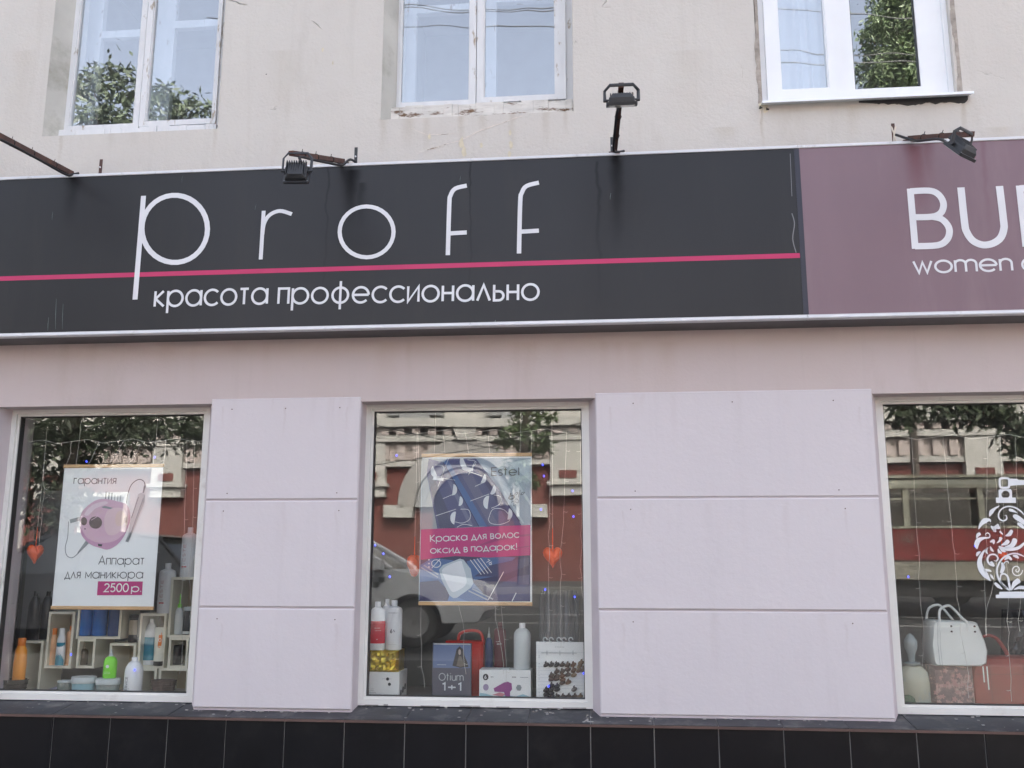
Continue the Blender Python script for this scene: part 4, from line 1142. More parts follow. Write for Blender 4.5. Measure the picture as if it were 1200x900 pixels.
# folded lilac sheet
a, b, c = W(36, 812, .28), W(66, 800, .36), W(66, 812, .28)
sh = thing('folded_leaflet', 'grey lilac leaflet lying slanted behind the glass jar', 'leaflet', (a.x, .3, FZ))
MB().quad((0, 0, 0), (c.x-a.x, 0, 0), (c.x-a.x, .08, .05), (.03, .05, .004)).quad((0, .002, -.0005), (c.x-a.x, .002, -.0005), (c.x-a.x, .082, .0495), (.03, .052, .0035)).build('sheet', pc('grey_lilac_card', .26, .26, .32, .6), sh)

# ---------------- hearts on strings
def heart(lab, box, Y, ztop_px, turn=0., grp='heart ornaments hanging in the shop windows', m_=None):
    x0, y0, x1, y1 = box
    c = W((x0+x1)/2, (y0+y1)/2, Y); w_ = (W(x1, y0, Y).x-W(x0, y0, Y).x)/2; h_ = (W(x0, y0, Y).z-W(x0, y1, Y).z)/2
    zt = W((x0+x1)/2, ztop_px, Y).z-c.z
    t = thing('heart_ornament', lab, 'ornament', c, grp)
    # puffy heart: outline scaled along y
    mb = MB(); n = 24; lay = [(-1, .05), (-.8, .6), (-.45, .9), (0, 1), (.45, .9), (.8, .6), (1, .05)]
    for yy, s in lay:
        for i in range(n):
            a = 2*pi*i/n
            hx = 16*sin(a)**3/16; hz = (13*cos(a)-5*cos(2*a)-2*cos(3*a)-cos(4*a)+2.5)/14.5
            mb.v.append((hx*s*w_, yy*w_*.75, hz*s*h_))
    for k in range(len(lay)-1):
        for i in range(n): mb.f.append((k*n+i, k*n+(i+1) % n, (k+1)*n+(i+1) % n, (k+1)*n+i))
    mb.f += [tuple(range(n)), tuple(range(len(lay)*n-1, (len(lay)-1)*n-1, -1))]
    o = mb.build('heart', m_redfelt, t, True); o.rotation_euler = (0, 0, turn)
    MB().bar((0, 0, h_*.7), (0, 0, h_*.7+.11), .0035, .0015).build('ribbon', m_redfelt, t)
    MB().tube([(0, 0, h_*.7+.10), (.002, 0, h_+zt*.5), (0, 0, zt)], .0012, 5).build('string', m_wire, t)
heart('orange red heart hanging left of the manicure poster', (32, 638, 50, 661), .30, 500, .95)
heart('orange red heart hanging right of the blue hair dye poster', (636, 641, 659.5, 666), .30, 490, .25)
heart('narrow side-on heart at the left edge of the hair dye poster', (475, 650, 496, 676), .34, 500, 1.15)
heart('small red heart behind the white bottle sticker', (1170, 647, 1181, 659), .5, 560, .3)

# ---------------- posters
PY = .175
def poster(lab, tl, tr, bl, br, rods=True):
    xl = .5*(WX(*tl, PY)+WX(*bl, PY)); xr = .5*(WX(*tr, PY)+WX(*br, PY)); zt = .5*(WZ(*tl, PY)+WZ(*tr, PY)); zb = .5*(WZ(*bl, PY)+WZ(*br, PY))
    t = thing('poster', lab, 'poster', (xl, PY, zb))
    P(MB().box(xl, xr, PY, PY+.0006, zb, zt), 'sheet', m_paper, t)
    for z in (zt, zb-.004):
        mb = MB(); mb.cham(xl-.004, xr+.001, PY-.006, PY+.006, z-.009, z+.009, .003); P(mb, 'wooden_rod', m_rod, t)
    mb = MB()
    for x in (xl+.06, xr-.06): mb.tube([(x, PY+.004, zt+.005), (x+.004, PY+.01, zt+.15), (x, PY+.012, ZWT+.1)], .0009, 4)
    P(mb, 'hanging_thread', m_wire, t)
    return t
p1 = poster('white poster for a pink manicure machine priced 2500', (75.5, 546), (192, 546), (61, 711), (179.5, 712))
L1, L2_, L3, L4 = PY-.0010, PY-.0018, PY-.0026, PY-.0034
z5 = lambda x, y: (50+x/5, 530+y/5)
def Z(pts): return [z5(*p) for p in pts]
m_text = pc('grey_print', .07, .075, .085, .5)
m_pm = pc('pink_machine_print', .64, .42, .54, .45, col2=(.60, .42, .44), c2scale=7)
m_pm2 = pc('pale_pink_print', .70, .52, .57, .45)
m_gb = pc('taupe_print', .13, .09, .09, .5)
m_sg = pc('steel_print', .26, .29, .31, .45); m_sg2 = pc('light_steel_print', .50, .54, .56, .4)
ptext(p1, 'гарантия', z5(182, 187), z5(428, 187), 7.2, m_text, L1, .12)
ptext(p1, 'Аппарат', z5(327, 660), z5(592, 660), 8.2, m_text, L1, .12)
ptext(p1, 'для', z5(130, 741), z5(218, 741), 8.2, m_text, L1, .12)
ptext(p1, 'маникюра', z5(250, 741), z5(585, 741), 8.2, m_text, L1, .12)
ppoly(p1, Z([(324, 756), (587, 757), (582, 837), (318, 838)]), L1, m_magenta)
ptext(p1, '2500', z5(360, 820), z5(500, 820), 8.0, m_boxw, L2_, .17)
ptext(p1, 'р.', z5(520, 820), z5(576, 820), 7.2, m_boxw, L2_, .17)
pline(p1, Z([(492, 300), (498, 250), (520, 190), (560, 160), (590, 168), (600, 195), (592, 225)]), .9, L1, m_text)
pline(p1, Z([(222, 388), (160, 405)]), [4.4, 4.8, 4.8], L1, m_sg, k=2)
pline(p1, Z([(152, 405), (150, 440), (146, 500), (132, 560), (142, 605), (172, 618), (205, 595), (222, 575)]), 1.0, L1, m_sg)
pline(p1, Z([(262, 525), (245, 545), (205, 592)]), [5.5, 4.5, 1.4], L1, m_sg)
ppoly(p1, Z([(218, 400), (228, 355), (262, 315), (315, 280), (372, 274), (440, 288), (492, 306), (510, 350), (512, 400), (498, 440), (470, 500), (430, 545), (380, 570), (335, 560), (290, 545), (250, 515), (222, 470)]), L2_, m_pm, smooth=True)
ppoly(p1, Z([(400, 330), (470, 330), (495, 380), (480, 430), (430, 480), (380, 480), (360, 420), (370, 360)]), L3, m_pm2, smooth=True)
ppoly(p1, Z([(222, 440), (260, 500), (330, 530), (420, 520), (480, 470), (505, 410), (498, 445), (470, 502), (430, 546), (380, 570), (335, 560), (290, 545), (250, 515), (226, 478)]), L3+.0002, pc('deep_pink_print', .50, .27, .42), smooth=True)
ppoly(p1, Z([(245, 360), (290, 310), (360, 288), (380, 300), (310, 330), (268, 370)]), L3+.0002, pc('highlight_pink_print', .72, .58, .66), smooth=True)
ppoly(p1, Z([(440, 350), (470, 345), (485, 380), (470, 425), (435, 430), (425, 390)]), L4+.0002, pc('warm_pink_print', .72, .54, .50), smooth=True)
ppoly(p1, Z([(482, 375), (494, 372), (497, 425), (484, 428)]), L4, MATS['warm_pink_print'])
ppoly(p1, Z(circpx(313, 432, 40, 38)), L3, m_pm); ppoly(p1, Z(circpx(310, 412, 38, 36)), L4, m_gb); ppoly(p1, Z(circpx(242, 404, 18, 24)), L4, m_gb)
pline(p1, Z([(284, 398), (318, 378)]), .8, L4-.0006, m_pm, k=1)
ppoly(p1, Z([(345, 320), (365, 314), (412, 326), (400, 334), (352, 326)]), L3, m_sg)
ppoly(p1, Z(circpx(248, 449, 4)), L3, m_dark); ppoly(p1, Z([(322, 536), (350, 540), (346, 552), (326, 550)]), L3, m_dark)
for x, y0, y1, wd in ((372, 232, 276, 1.6), (390, 236, 276, 1.8), (407, 238, 282, 1.6), (424, 250, 284, .7), (441, 252, 288, .7), (457, 252, 292, .7)):
    pline(p1, Z([(x, y0), (x-4, y1)]), wd, L1, m_sg, k=1)
ppoly(p1, Z([(560, 245), (580, 236), (598, 252), (596, 290), (545, 420), (505, 528), (484, 524), (500, 480), (520, 380)]), L3, m_sg2, smooth=False)
pline(p1, Z([(600, 195), (588, 240)]), [2.8, 1.6], L4, m_sg, k=1); pline(p1, Z([(562, 262), (520, 385)]), 1.2, L4, m_sg, k=1); pline(p1, Z([(590, 270), (540, 410), (500, 520)]), 1.2, L4, m_sg, k=1)
pline(p1, Z([(515, 470), (492, 524)]), [2.4, 3.6], L4, m_sg, k=1)
ppoly(p1, Z([(478, 385), (492, 380), (494, 410), (480, 414)]), L4, pc('rosy_print', .5, .27, .3))

p2 = poster('blue hair dye poster with a magenta band across it', (495, 534), (623, 532.5), (491.5, 706), (623.5, 707))
k5 = lambda x, y: (480+x/4.5, 520+y/4.5)
def K(pts): return [k5(*p) for p in pts]
m_pbg = pc('pale_blue_print', .30, .37, .44, .4); m_pdk = pc('slate_blue_print', .065, .075, .19, .4); m_pmd = pc('mid_blue_print', .05, .12, .30, .4)
m_pnv = pc('deep_navy_print', .015, .02, .09, .4); m_plt = pc('ice_blue_print', .42, .50, .56, .4); m_pwh = pc('white_print', .66, .70, .74, .4); m_pgr = pc('grey_green_print', .28, .32, .35, .4)
ppoly(p2, K([(66, 78), (640, 75), (640, 432), (60, 452)]), L1, m_pbg)
ppoly(p2, K([(68, 78), (145, 78), (200, 110), (146, 448), (60, 452)]), L2_-.0001, m_pgr)
ppoly(p2, K([(90, 160), (100, 78), (180, 100), (368, 437), (146, 448)]), L2_-.0003, m_pdk)
ppoly(p2, K([(180, 100), (200, 78), (215, 110), (410, 437), (368, 437)]), L3, m_pmd)
ppoly(p2, K([(196, 78), (350, 78), (480, 250), (590, 430), (398, 438), (205, 90)]), L2_-.0004, m_pdk)
for q_, c_ in (([(100, 190), (118, 150), (240, 445), (160, 447)], (.045, .055, .13)), ([(245, 110), (300, 100), (470, 435), (425, 437)], (.10, .11, .21)), ([(330, 90), (360, 90), (560, 431), (530, 432)], (.05, .055, .14)), ([(150, 95), (168, 92), (340, 440), (318, 441)], (.12, .14, .25))):
    ppoly(p2, K(q_), L3-.0003-.0001*q_[0][0]/100, pc('tube_tone_print_%d' % q_[0][0], *c_, .4), 'print_tone')
for q_, c_ in (([(60, 650), (110, 615), (170, 640), (150, 690)], (.10, .18, .38)), ([(340, 700), (430, 640), (560, 612), (630, 600), (630, 640), (470, 700)], (.03, .04, .13)), ([(430, 760), (560, 700), (634, 690), (634, 828), (470, 828)], (.045, .05, .15)), ([(210, 800), (255, 812), (300, 829), (200, 829)], (.10, .20, .42))):
    ppoly(p2, K(q_), L2_-.0005, pc('lower_tone_print_%d' % q_[0][0], *c_, .4), 'print_tone')
pline(p2, K([(178, 98), (366, 438)]), 1.0, L4, m_pnv, k=1); pline(p2, K([(470, 250), (580, 410)]), 1.2, L4, m_pnv, k=1)
ppoly(p2, K([(520, 100), (640, 78), (640, 200)]), L2_, m_plt); ppoly(p2, K([(480, 250), (560, 210), (640, 330), (640, 430), (595, 430)]), L3, m_pbg)
pline(p2, K([(560, 200), (640, 320)]), 3, L3-.0003, m_plt, k=1); pline(p2, K([(500, 250), (600, 420)]), 2, L4, m_plt, k=1)
for cx, cy, r, a0 in ((135, 145, 32, 60), (228, 242, 30, -80), (262, 302, 26, -80), (240, 392, 34, 100), (290, 95, 34, 60), (385, 182, 26, -60), (435, 240, 28, -60), (415, 310, 36, 100), (520, 370, 30, -80)):
    ppoly(p2, K([(cx+r*cos(radians(a0+i*15))*.75, cy+r*sin(radians(a0+i*15))) for i in range(13)]), L4, m_pwh, 'print_half_disc')
for pts in ([(135, 112), (178, 120), (170, 170), (140, 172)], [(268, 345), (312, 350), (318, 395), (280, 418), (240, 412)], [(250, 440), (285, 425), (330, 432)], [(305, 85), (350, 95), (330, 130)], [(445, 270), (480, 280), (475, 318), (430, 340)], [(415, 400), (440, 345), (500, 350), (530, 400), (480, 425), (430, 420), (415, 400)], [(138, 380), (245, 345)], [(175, 290), (240, 262)], [(205, 78), (150, 225)], [(345, 95), (310, 165)], [(320, 302), (420, 265)], [(345, 225), (400, 200)], [(160, 180), (240, 192)], [(280, 135), (380, 170)]):
    pline(p2, K(pts), .6, L4, m_pwh)
ppoly(p2, K([(125, 175), (180, 180), (178, 196), (122, 190)]), L4-.0003, m_pwh); ppoly(p2, K([(278, 118), (336, 130), (334, 146), (276, 134)]), L4-.0003, m_pwh)
ptext(p2, 'Estel', k5(432, 170), k5(578, 168), 7.6, m_text, L4, .13)
text(p2, '6', (WX(*k5(528, 300), L4), WZ(*k5(528, 300), L4)), (WX(*k5(556, 290), L4), WZ(*k5(556, 290), L4)), .028, m_text, .26, .2, L4-.0004)
text(p2, '%', (WX(*k5(565, 290), L4), WZ(*k5(565, 290), L4)), (WX(*k5(608, 262), L4), WZ(*k5(608, 262), L4)), .022, m_text, .13, .2, L4-.0004)
text(p2, '20', (WX(*k5(548, 330), L4), WZ(*k5(548, 330), L4)), (WX(*k5(580, 306), L4), WZ(*k5(580, 306), L4)), .018, m_text, .13, .2, L4-.0004)
# lower half
ppoly(p2, K([(58, 590), (636, 575), (636, 832), (52, 830)]), L1-.0002, m_pnv)
ppoly(p2, K([(56, 640), (120, 600), (230, 615), (420, 825), (300, 830), (50, 830)]), L2_, m_pmd)
ppoly(p2, K([(50, 730), (150, 720), (260, 829), (50, 829)]), L2_-.0003, m_pnv)
ppoly(p2, K([(300, 620), (420, 590), (560, 600), (440, 700), (340, 720)]), L2_-.0003, m_pmd)
ppoly(p2, K([(155, 665), (175, 640), (265, 606), (285, 612), (322, 660), (336, 735), (322, 760), (250, 812), (232, 815), (210, 800), (170, 720)]), L3, m_plt, smooth=False)
ppoly(p2, K([(175, 660), (262, 618), (280, 640), (300, 735), (240, 780), (215, 770), (185, 710)]), L4, m_pwh, smooth=True)
for a_, b_ in (((310, 775), (415, 825)), ((330, 765), (440, 820)), ((60, 652), (150, 705)), ((75, 640), (150, 690))): pline(p2, K([a_, b_]), 1.5, L3, m_pbg, k=1)
for i in range(4): pline(p2, K([(320+i*18, 612-i*3), (378+i*18, 690-i*3)]), .8, L3, m_pwh, k=1)
pline(p2, K([(496, 675), (415, 822)]), .9, L3, m_pwh, k=1); pline(p2, K([(562, 786), (540, 830)]), .9, L3, m_pwh, k=1)
pline(p2, K(circpx(140, 632, 24, 20)), .9, L3-.0003, m_pwh, closed=True, k=1); pline(p2, K([(118, 655), (160, 608)]), .9, L3-.0006, m_pwh, k=1)
for y in (612, 632, 650): ppoly(p2, K(circpx(102, y, 4)), L3, m_pwh)
text(p2, '76', (WX(*k5(402, 625), L4), WZ(*k5(402, 625), L4)), (WX(*k5(428, 642), L4), WZ(*k5(428, 642), L4)), .015, m_pwh, .2, .2, L4-.0004)
mg = ppoly(p2, K([(60, 452), (637, 428), (637, 588), (420, 600), (240, 592), (56, 612)]), L4-.0012, m_magenta, 'print_band')
for y0, y1, wd in ((540, 500, 4), (575, 560, 2)): pline(p2, K([(360, y0), (480, y1), (636, y1-20)]), [wd*.3, wd, wd*.4], L4-.0015, pc('dark_magenta_print', .3, .015, .14), k=4)
ptext(p2, 'Краска', k5(110, 519), k5(303, 510), 6.6, m_pwh, L4-.0022, .15)
ptext(p2, 'для', k5(328, 509), k5(404, 505), 6.6, m_pwh, L4-.0022, .15)
ptext(p2, 'волос', k5(428, 503), k5(577, 496), 6.6, m_pwh, L4-.0022, .15)
ptext(p2, 'оксид', k5(110, 580), k5(264, 575), 6.4, m_pwh, L4-.0022, .15)
ptext(p2, 'в', k5(288, 573), k5(306, 572), 6.4, m_pwh, L4-.0022, .15)
ptext(p2, 'подарок!', k5(326, 570), k5(566, 560), 6.4, m_pwh, L4-.0022, .15)
pline(p2, [(494.5, 540), (491, 703)], .9, L4-.0018, m_plt, k=1)

# ---------------- middle window
g2 = 'bottles in the middle shop window'
Yb = .33
def q4(x, y): return (410+x/4, 640+y/4)
# carton, gold pack and the three bottles on them
def carton(name, lab, box, Y, dep, m_, rest=None, cat='box'):
    x0, y0, x1, y1 = box; a = W(x0, y1, Y); b = W(x1, y0, Y); zb = FZ if rest is None else rest
    t = thing(name, lab, cat, (a.x, Y, zb))
    MB().box(0, b.x-a.x, 0, dep, 0, b.z-zb).build('carton', m_, t)
    return t, b.x-a.x, b.z-zb, b.z
cw, cX, cZ, zt_ = carton('appliance_box', 'white printed carton under the gold foil pack', (429.5, 788, 468, 818), .26, .19, m_boxw)
for i, (x, c_, c2) in enumerate(((.02, m_pmd, 1), (.065, m_teal, 1), (.088, m_magenta, 1), (.105, m_pnv, 1))):
    mb = MB().quad(*[(x+.018*cos(2*pi*k/14)*1.1+.004, -.001-.0004*i, .018+.009*sin(2*pi*k/14)) for k in range(14)]); mb.build('print_shape', c_, cw)
specks(cw, .01, .05, .035, .06, 3, -.001, m_text); specks(cw, .07, .15, .1, .11, 1, -.001, m_pdk)
for i, (x, z) in enumerate(((.105, .105), (.115, .08))):
    mb = MB().quad(*[(x+.008*cos(2*pi*k/10), -.0012, z+.008*sin(2*pi*k/10)) for k in range(10)]); mb.build('print_shape', m_dark, cw)
# side print
mb = MB()
for k in range(3): mb.quad((cX+.001, .02+.05*k, .02+.01*k), (cX+.001, .055+.05*k, .02+.01*k), (cX+.001, .06+.05*k, .045+.01*k), (cX+.001, .03+.05*k, .05+.01*k))
mb.build('side_print', m_text, cw)
gp = thing('foil_pack', 'gold foil pack lying between the white carton and the bottles', 'pack', (WX(432, 787, .26), .265, zt_+.0005))
gX = WX(466, 787, .26)-WX(432, 787, .26); gZ = W(450, 762.5, .26).z-zt_-.001
mb = MB(); nx, nz = 14, 9
for j in range(nz+1):
    for i in range(nx+1):
        ed = min(i, nx-i, j, nz-j); mb.v.append((gX*i/nx, .02*(0 if ed else 1)*.5-(.004+random.uniform(0, .013))*(1 if ed else 0)+.004, gZ*j/nz))
for j in range(nz):
    for i in range(nx): b0 = j*(nx+1)+i; mb.f.append((b0, b0+1, b0+nx+2, b0+nx+1))
bk = len(mb.v); mb.v += [(0, .15, 0), (gX, .15, 0), (gX, .15, gZ), (0, .15, gZ)]
f00, f10, f11, f01 = 0, nx, (nz+1)*(nx+1)-1, nz*(nx+1)
mb.f += [(bk, bk+3, bk+2, bk+1), (f01, *range(f01+1, f11+1), bk+2, bk+3), (bk, bk+1, *range(f10, -1, -1)), tuple([bk+1, bk+2]+[j*(nx+1)+nx for j in range(nz, -1, -1)]), tuple([bk+3, bk]+[j*(nx+1) for j in range(nz+1)])]
mb.build('foil', m_gold, gp)
zg_ = zt_+.0005+gZ+.0008
t_ = rb('bottle', 'white bottle with a wide red label on the gold pack', (432, 705, 451, 762), .30, 'round', m_bwhite, m_bwhite, [(.14, .60, m_redl)], zg_, g2)
specks(t_[0], -.012, .03, .09, .115, 2, -t_[1]*.82-.002, m_bwhite); specks(t_[0], .005, .015, .05, .055, 1, -t_[1]*.82-.002, m_bwhite, .003)
t_ = rb('bottle', 'white bottle numbered 6 right of the red labelled one', (451.5, 703.5, 470.5, 762), .31, 'tall', m_bwhite, m_bwhite, (), zg_, g2)
small_text(t_[0], '6', -.010, .085, .008, .014, m_text, -t_[1]*.8-.0015, wt=.25); small_text(t_[0], '%', .004, .09, .008, .008, m_text, -t_[1]*.76-.002); specks(t_[0], -.03, .03, .18, .185, 1, -t_[1]*.8-.001, m_sg, .003); specks(t_[0], -.03, .03, .028, .03, 1, -t_[1]*.8-.001, m_sg, .001)
rb('bottle', 'white bottle standing behind the red labelled one and the numbered one', (446, 702, 459, 762), .375, 'round', m_bwhite, m_bwhite, (), zg_, g2)
# Otium counter card
oa = W(506, 818, .24); ob = W(552.5, 754, .24)
ot = thing('counter_card', 'Otium 1+1 counter card with a long haired woman printed on it', 'card', (oa.x, .24, FZ))
oX, oZ = ob.x-oa.x, ob.z-FZ
MB().box(0, oX, 0, .02, 0, oZ).build('card', pc('slate_card_print', .10, .10, .13, .35), ot)
def oq(x, z, d=.001): return (x*oX, -d, z*oZ)
MB().quad(oq(.02, .58), oq(.98, .58), oq(.98, .97), oq(.02, .97)).build('print_sky', pc('blue_card_print', .14, .19, .33, .35), ot)
MB().quad(oq(.02, .02), oq(.98, .02), oq(.98, .11), oq(.02, .11)).build('print_strip', m_pmd, ot)
MB().quad(oq(.02, .975), oq(.98, .975), oq(.98, .995), oq(.02, .995)).build('card_edge', m_sg2, ot)
hr = [(.52, .62), (.58, .78), (.62, .9), (.70, .95), (.79, .9), (.83, .78), (.9, .68), (.93, .6), (.72, .585)]
MB().quad(*[oq(x, z, .0016) for x, z in hr]).build('print_hair', pc('dark_hair_print', .05, .045, .045), ot)
MB().quad(*[oq(.70+.035*cos(a*pi/6), .85+.05*sin(a*pi/6), .0022) for a in range(12)]).build('print_face', pc('skin_print', .42, .36, .33), ot)
MB().quad(*[oq(x, z, .0022) for x, z in ((.62, .62), (.68, .78), (.74, .78), (.84, .62), (.72, .60))]).build('print_dress', pc('brown_grey_print', .16, .14, .12), ot)
specks(ot, oX*.08, oX*.4, oZ*.62, oZ*.64, 1, -.0016, m_pwh, .002); specks(ot, oX*.1, oX*.9, oZ*.05, oZ*.07, 1, -.0018, m_pwh, .0015)
small_text(ot, 'Otium', oX*.18, oZ*.37, oX*.62, .024, m_sg2, -.0016, wt=.15)
small_text(ot, '1+1', oX*.26, oZ*.2, oX*.50, .026, m_pwh, -.0016, wt=.26)
# red bag behind the card
ra, rb_ = W(521, 818, .40), W(566, 752, .40)
bg_ = thing('red_bag', 'red plastic case with a curved handle behind the Otium card', 'case', (ra.x, .40, FZ))
rX, rZ = rb_.x-ra.x, rb_.z-FZ
MB().cham(0, rX, 0, .10, 0, rZ, .012).build('case_body', m_redplastic, bg_)
MB().tube(cat_rom([(.05*rX+.05, .05, rZ-.005), (.35*rX, .05, rZ+.035), (.62*rX, .05, rZ+.052), (.9*rX, .05, rZ+.04), (.98*rX, .05, rZ-.02)], 6), .008, 8).build('handle', m_redplastic, bg_, True)
MB().cham(.02, rX-.02, -.004, 0, .03, rZ-.03, .003).build('front_panel', m_redplastic, bg_)
hb_, hX, hZ, zt2 = carton('hairdryer_box', 'white hairdryer carton below the pearl grey bottle', (561.5, 785.5, 622, 819), .25, .11, m_boxw)
def hq(x, z, d): return (x*hX, -d, z*hZ)
m_dry = pc('purple_dryer_print', .30, .07, .25)
m_skyp = pc('pale_cyan_print', .35, .55, .62); m_pinkw = pc('coral_print', .62, .25, .28)
MB().quad(*[hq(x, z, .001) for x, z in ((0.01, .02), (.99, .02), (.99, .2), (.85, .28), (.7, .2), (.5, .26), (.3, .2), (.12, .28), (.01, .3))]).build('print_wave', m_skyp, hb_)
for q in (((.02, .04), (.2, .04), (.1, .14)), ((.25, .24), (.4, .32), (.52, .27), (.45, .2)), ((.65, .04), (.85, .17), (.98, .06))): MB().quad(*[hq(x, z, .0015) for x, z in q]).build('print_wave', m_pinkw, hb_)
MB().quad(*[hq(x, z, .002) for x, z in ((.28, .44), (.30, .34), (.48, .33), (.53, .12), (.60, .06), (.60, .34), (.64, .42), (.63, .60), (.55, .65), (.48, .62))]).build('print_dryer', m_dry, hb_)
MB().quad(*[hq(.125+.055*cos(a*pi/8), .78+.1*sin(a*pi/8), .002) for a in range(16)]).build('print_badge', m_dark, hb_); small_text(hb_, '6', hX*.105, hZ*.73, hX*.03, hZ*.07, m_boxw, -.0026, wt=.25)
MB().quad(*[hq(.13+.055*cos(a*pi/8), .47+.1*sin(a*pi/8), .002) for a in range(16)]).build('print_badge', pc('lilac_print', .35, .28, .42), hb_)
MB().quad(*[hq(.77+.055*cos(a*pi/3), .47+.1*sin(a*pi/3), .002) for a in range(6)]).build('print_badge', m_sg, hb_)
specks(hb_, hX*.62, hX*.74, hZ*.75, hZ*.8, 1, -.002, m_text, .004); specks(hb_, hX*.77, hX*.95, hZ*.75, hZ*.8, 1, -.002, m_sg, .003); specks(hb_, hX*.2, hX*.32, hZ*.75, hZ*.8, 1, -.002, m_text, .003)
MB().box(hX*.42, hX*.58, -.0008, .04, hZ+.0004, hZ+.008).build('hanging_tab', m_lid, hb_)
rb('bottle', 'pearl grey bottle standing on the hairdryer carton', (602, 730, 622, 785), .30, 'round', m_bsilver, m_bwhite, (), zt2+.0006, g2)
Rk = carton('riser_block', 'dark riser block behind the hairdryer carton', (563, 787, 600, 812), .42, .14, m_roomdark, None, 'stand')
t_ = rb('bottle', 'dark pump bottle left of the maroon bottle', (568, 735, 577.5, 786), .47, 'pump', m_navy, m_bsilver, (), Rk[3]+.0005, g2)
t_ = rb('bottle', 'maroon bottle behind the hairdryer carton', (578.5, 729, 593, 786), .47, 'tall', m_maroon, m_maroon, (), Rk[3]+.0005, g2)
small_text(t_[0], 'esn', -.012, .13, .024, .006, m_bwhite, -t_[1]*.8-.001)
# hair colour chart
ca, cb = W(628.5, 821, .22), W(686, 752.5, .22)
ch = thing('colour_chart', 'white hair colour chart with rows of brown and black hair swatches', 'chart', (ca.x, .22, FZ))
chX, chZ = WX(690, 800, .22)-ca.x, cb.z-FZ
MB().box(0, chX, 0, .004, 0, chZ).build('board', m_boxw, ch)
def c8(X, Y_): # zoom pixels of the chart -> local
    p = W(620+X/10, 740+Y_/10, .22); return p.x-ca.x, p.z-FZ
mb = MB()
for i, y in enumerate((240, 410, 455, 500, 540, 585, 625, 665, 705, 745, 785)):
    x_, z_ = c8(100, y); mb.quad((x_, -.0008, z_-.0006), (chX*.97, -.0008, z_-.0006), (chX*.97, -.0008, z_+.0006), (x_, -.0008, z_+.0006))
mb.build('ruled_line', m_sg2, ch)
for i, y in enumerate((290, 310, 380, 430, 480, 520, 560, 640, 680, 720, 760)):
    x_, z_ = c8(110, y)
    if i < 20: specks(ch, x_, x_+.008, z_, z_+.001, 1, -.001, m_sg, .0016)
x_, z_ = c8(280, 185); specks(ch, x_, x_+.06, z_, z_+.001, 1, -.001, m_sg, .002)
x_, z_ = c8(145, 250); x2_, _ = c8(560, 245)
MB().bar((x_, -.003, z_), (x2_, -.003, z_), .0011, n=5).build('clip_rail', m_sg, ch)
mb = MB()
for X in (210, 362, 515): x_, z_ = c8(X, 250); mb.bar((x_, -.004, z_-.011), (x_, -.004, z_+.011), .0013, n=5)
mb.build('rail_clip', m_sg, ch)
m_sw = [pc('hair_dark_brown', .045, .035, .035, .4), pc('hair_brown', .085, .055, .045, .4), pc('hair_copper', .14, .07, .04, .4), pc('hair_sand', .21, .14, .08, .4), pc('hair_black', .013, .011, .017, .4), pc('hair_ash', .13, .11, .11, .4)]
swm = []
for m_ in m_sw:
    mb = MB(); n = 10
    for yy, s in ((0, 1), (-.006, .95), (-.009, .6)):
        for i in range(n):
            a = 2*pi*i/n; mb.v.append((.0135*cos(a)*s, yy, .0135*.72*sin(a)*s-.002+(0.004*cos(a))))
    for k in range(2):
        for i in range(n): mb.f.append((k*n+i, k*n+(i+1) % n, (k+1)*n+(i+1) % n, (k+1)*n+i))
    mb.f.append(tuple(range(2*n, 3*n)))
    mb.tube([(.001, -.005, .004), (-.001, -.004, .010), (.003, -.003, .016)], [.005, .0045, .001], 6)
    me = bpy.data.meshes.new('hair_swatch'); me.from_pydata(mb.v, [], mb.f); me.materials.append(m_); me.polygons.foreach_set('use_smooth', [True]*len(me.polygons)); swm.append(me)
SW = []
for i, x in enumerate((200, 262, 325, 390, 452, 518)): SW.append((x, 385, 0 if i < 3 else 1 if i < 5 else 2))
SW += [(585, 450, 3), (590, 400, 3), (610, 360, 3), (640, 440, 3), (325, 465, 1), (390, 465, 1), (455, 440, 1), (522, 450, 2), (262, 510, 1), (325, 520, 1), (390, 515, 2), (455, 500, 1), (525, 505, 3), (262, 555, 1), (325, 550, 1), (395, 560, 2), (390, 595, 1), (460, 590, 2),
       (262, 630, 4), (328, 635, 4), (200, 680, 4), (262, 675, 4), (330, 675, 4), (528, 672, 5), (200, 725, 4), (262, 720, 4), (200, 765, 4), (265, 760, 4), (328, 760, 0), (395, 760, 0), (462, 755, 0), (532, 755, 1), (598, 755, 3), (200, 800, 4), (265, 800, 4), (330, 800, 4), (395, 800, 4), (468, 808, 0), (535, 808, 0)]
for x, y, c_ in SW:
    px_, pz_ = c8(x, y)
    o = bpy.data.objects.new('hair_swatch', swm[c_]); COL.objects.link(o); o.parent = ch; o.location = (px_, -.0012-random.uniform(0, .0015), pz_); o.rotation_euler = (0, random.uniform(-.25, .25), 0)
    o.scale = (1.12, 1, 1.05)
mb = MB()
for X in (190, 260, 350, 410, 490):
    x_, z_ = c8(X, 118); mb.tube([(x_+.010*cos(a), -.004-.002*sin(a), z_+.009+.011*sin(a)) for a in [pi*2*i/10 for i in range(9)]], .003, 6)
mb.build('binder_ring', m_lid, ch)
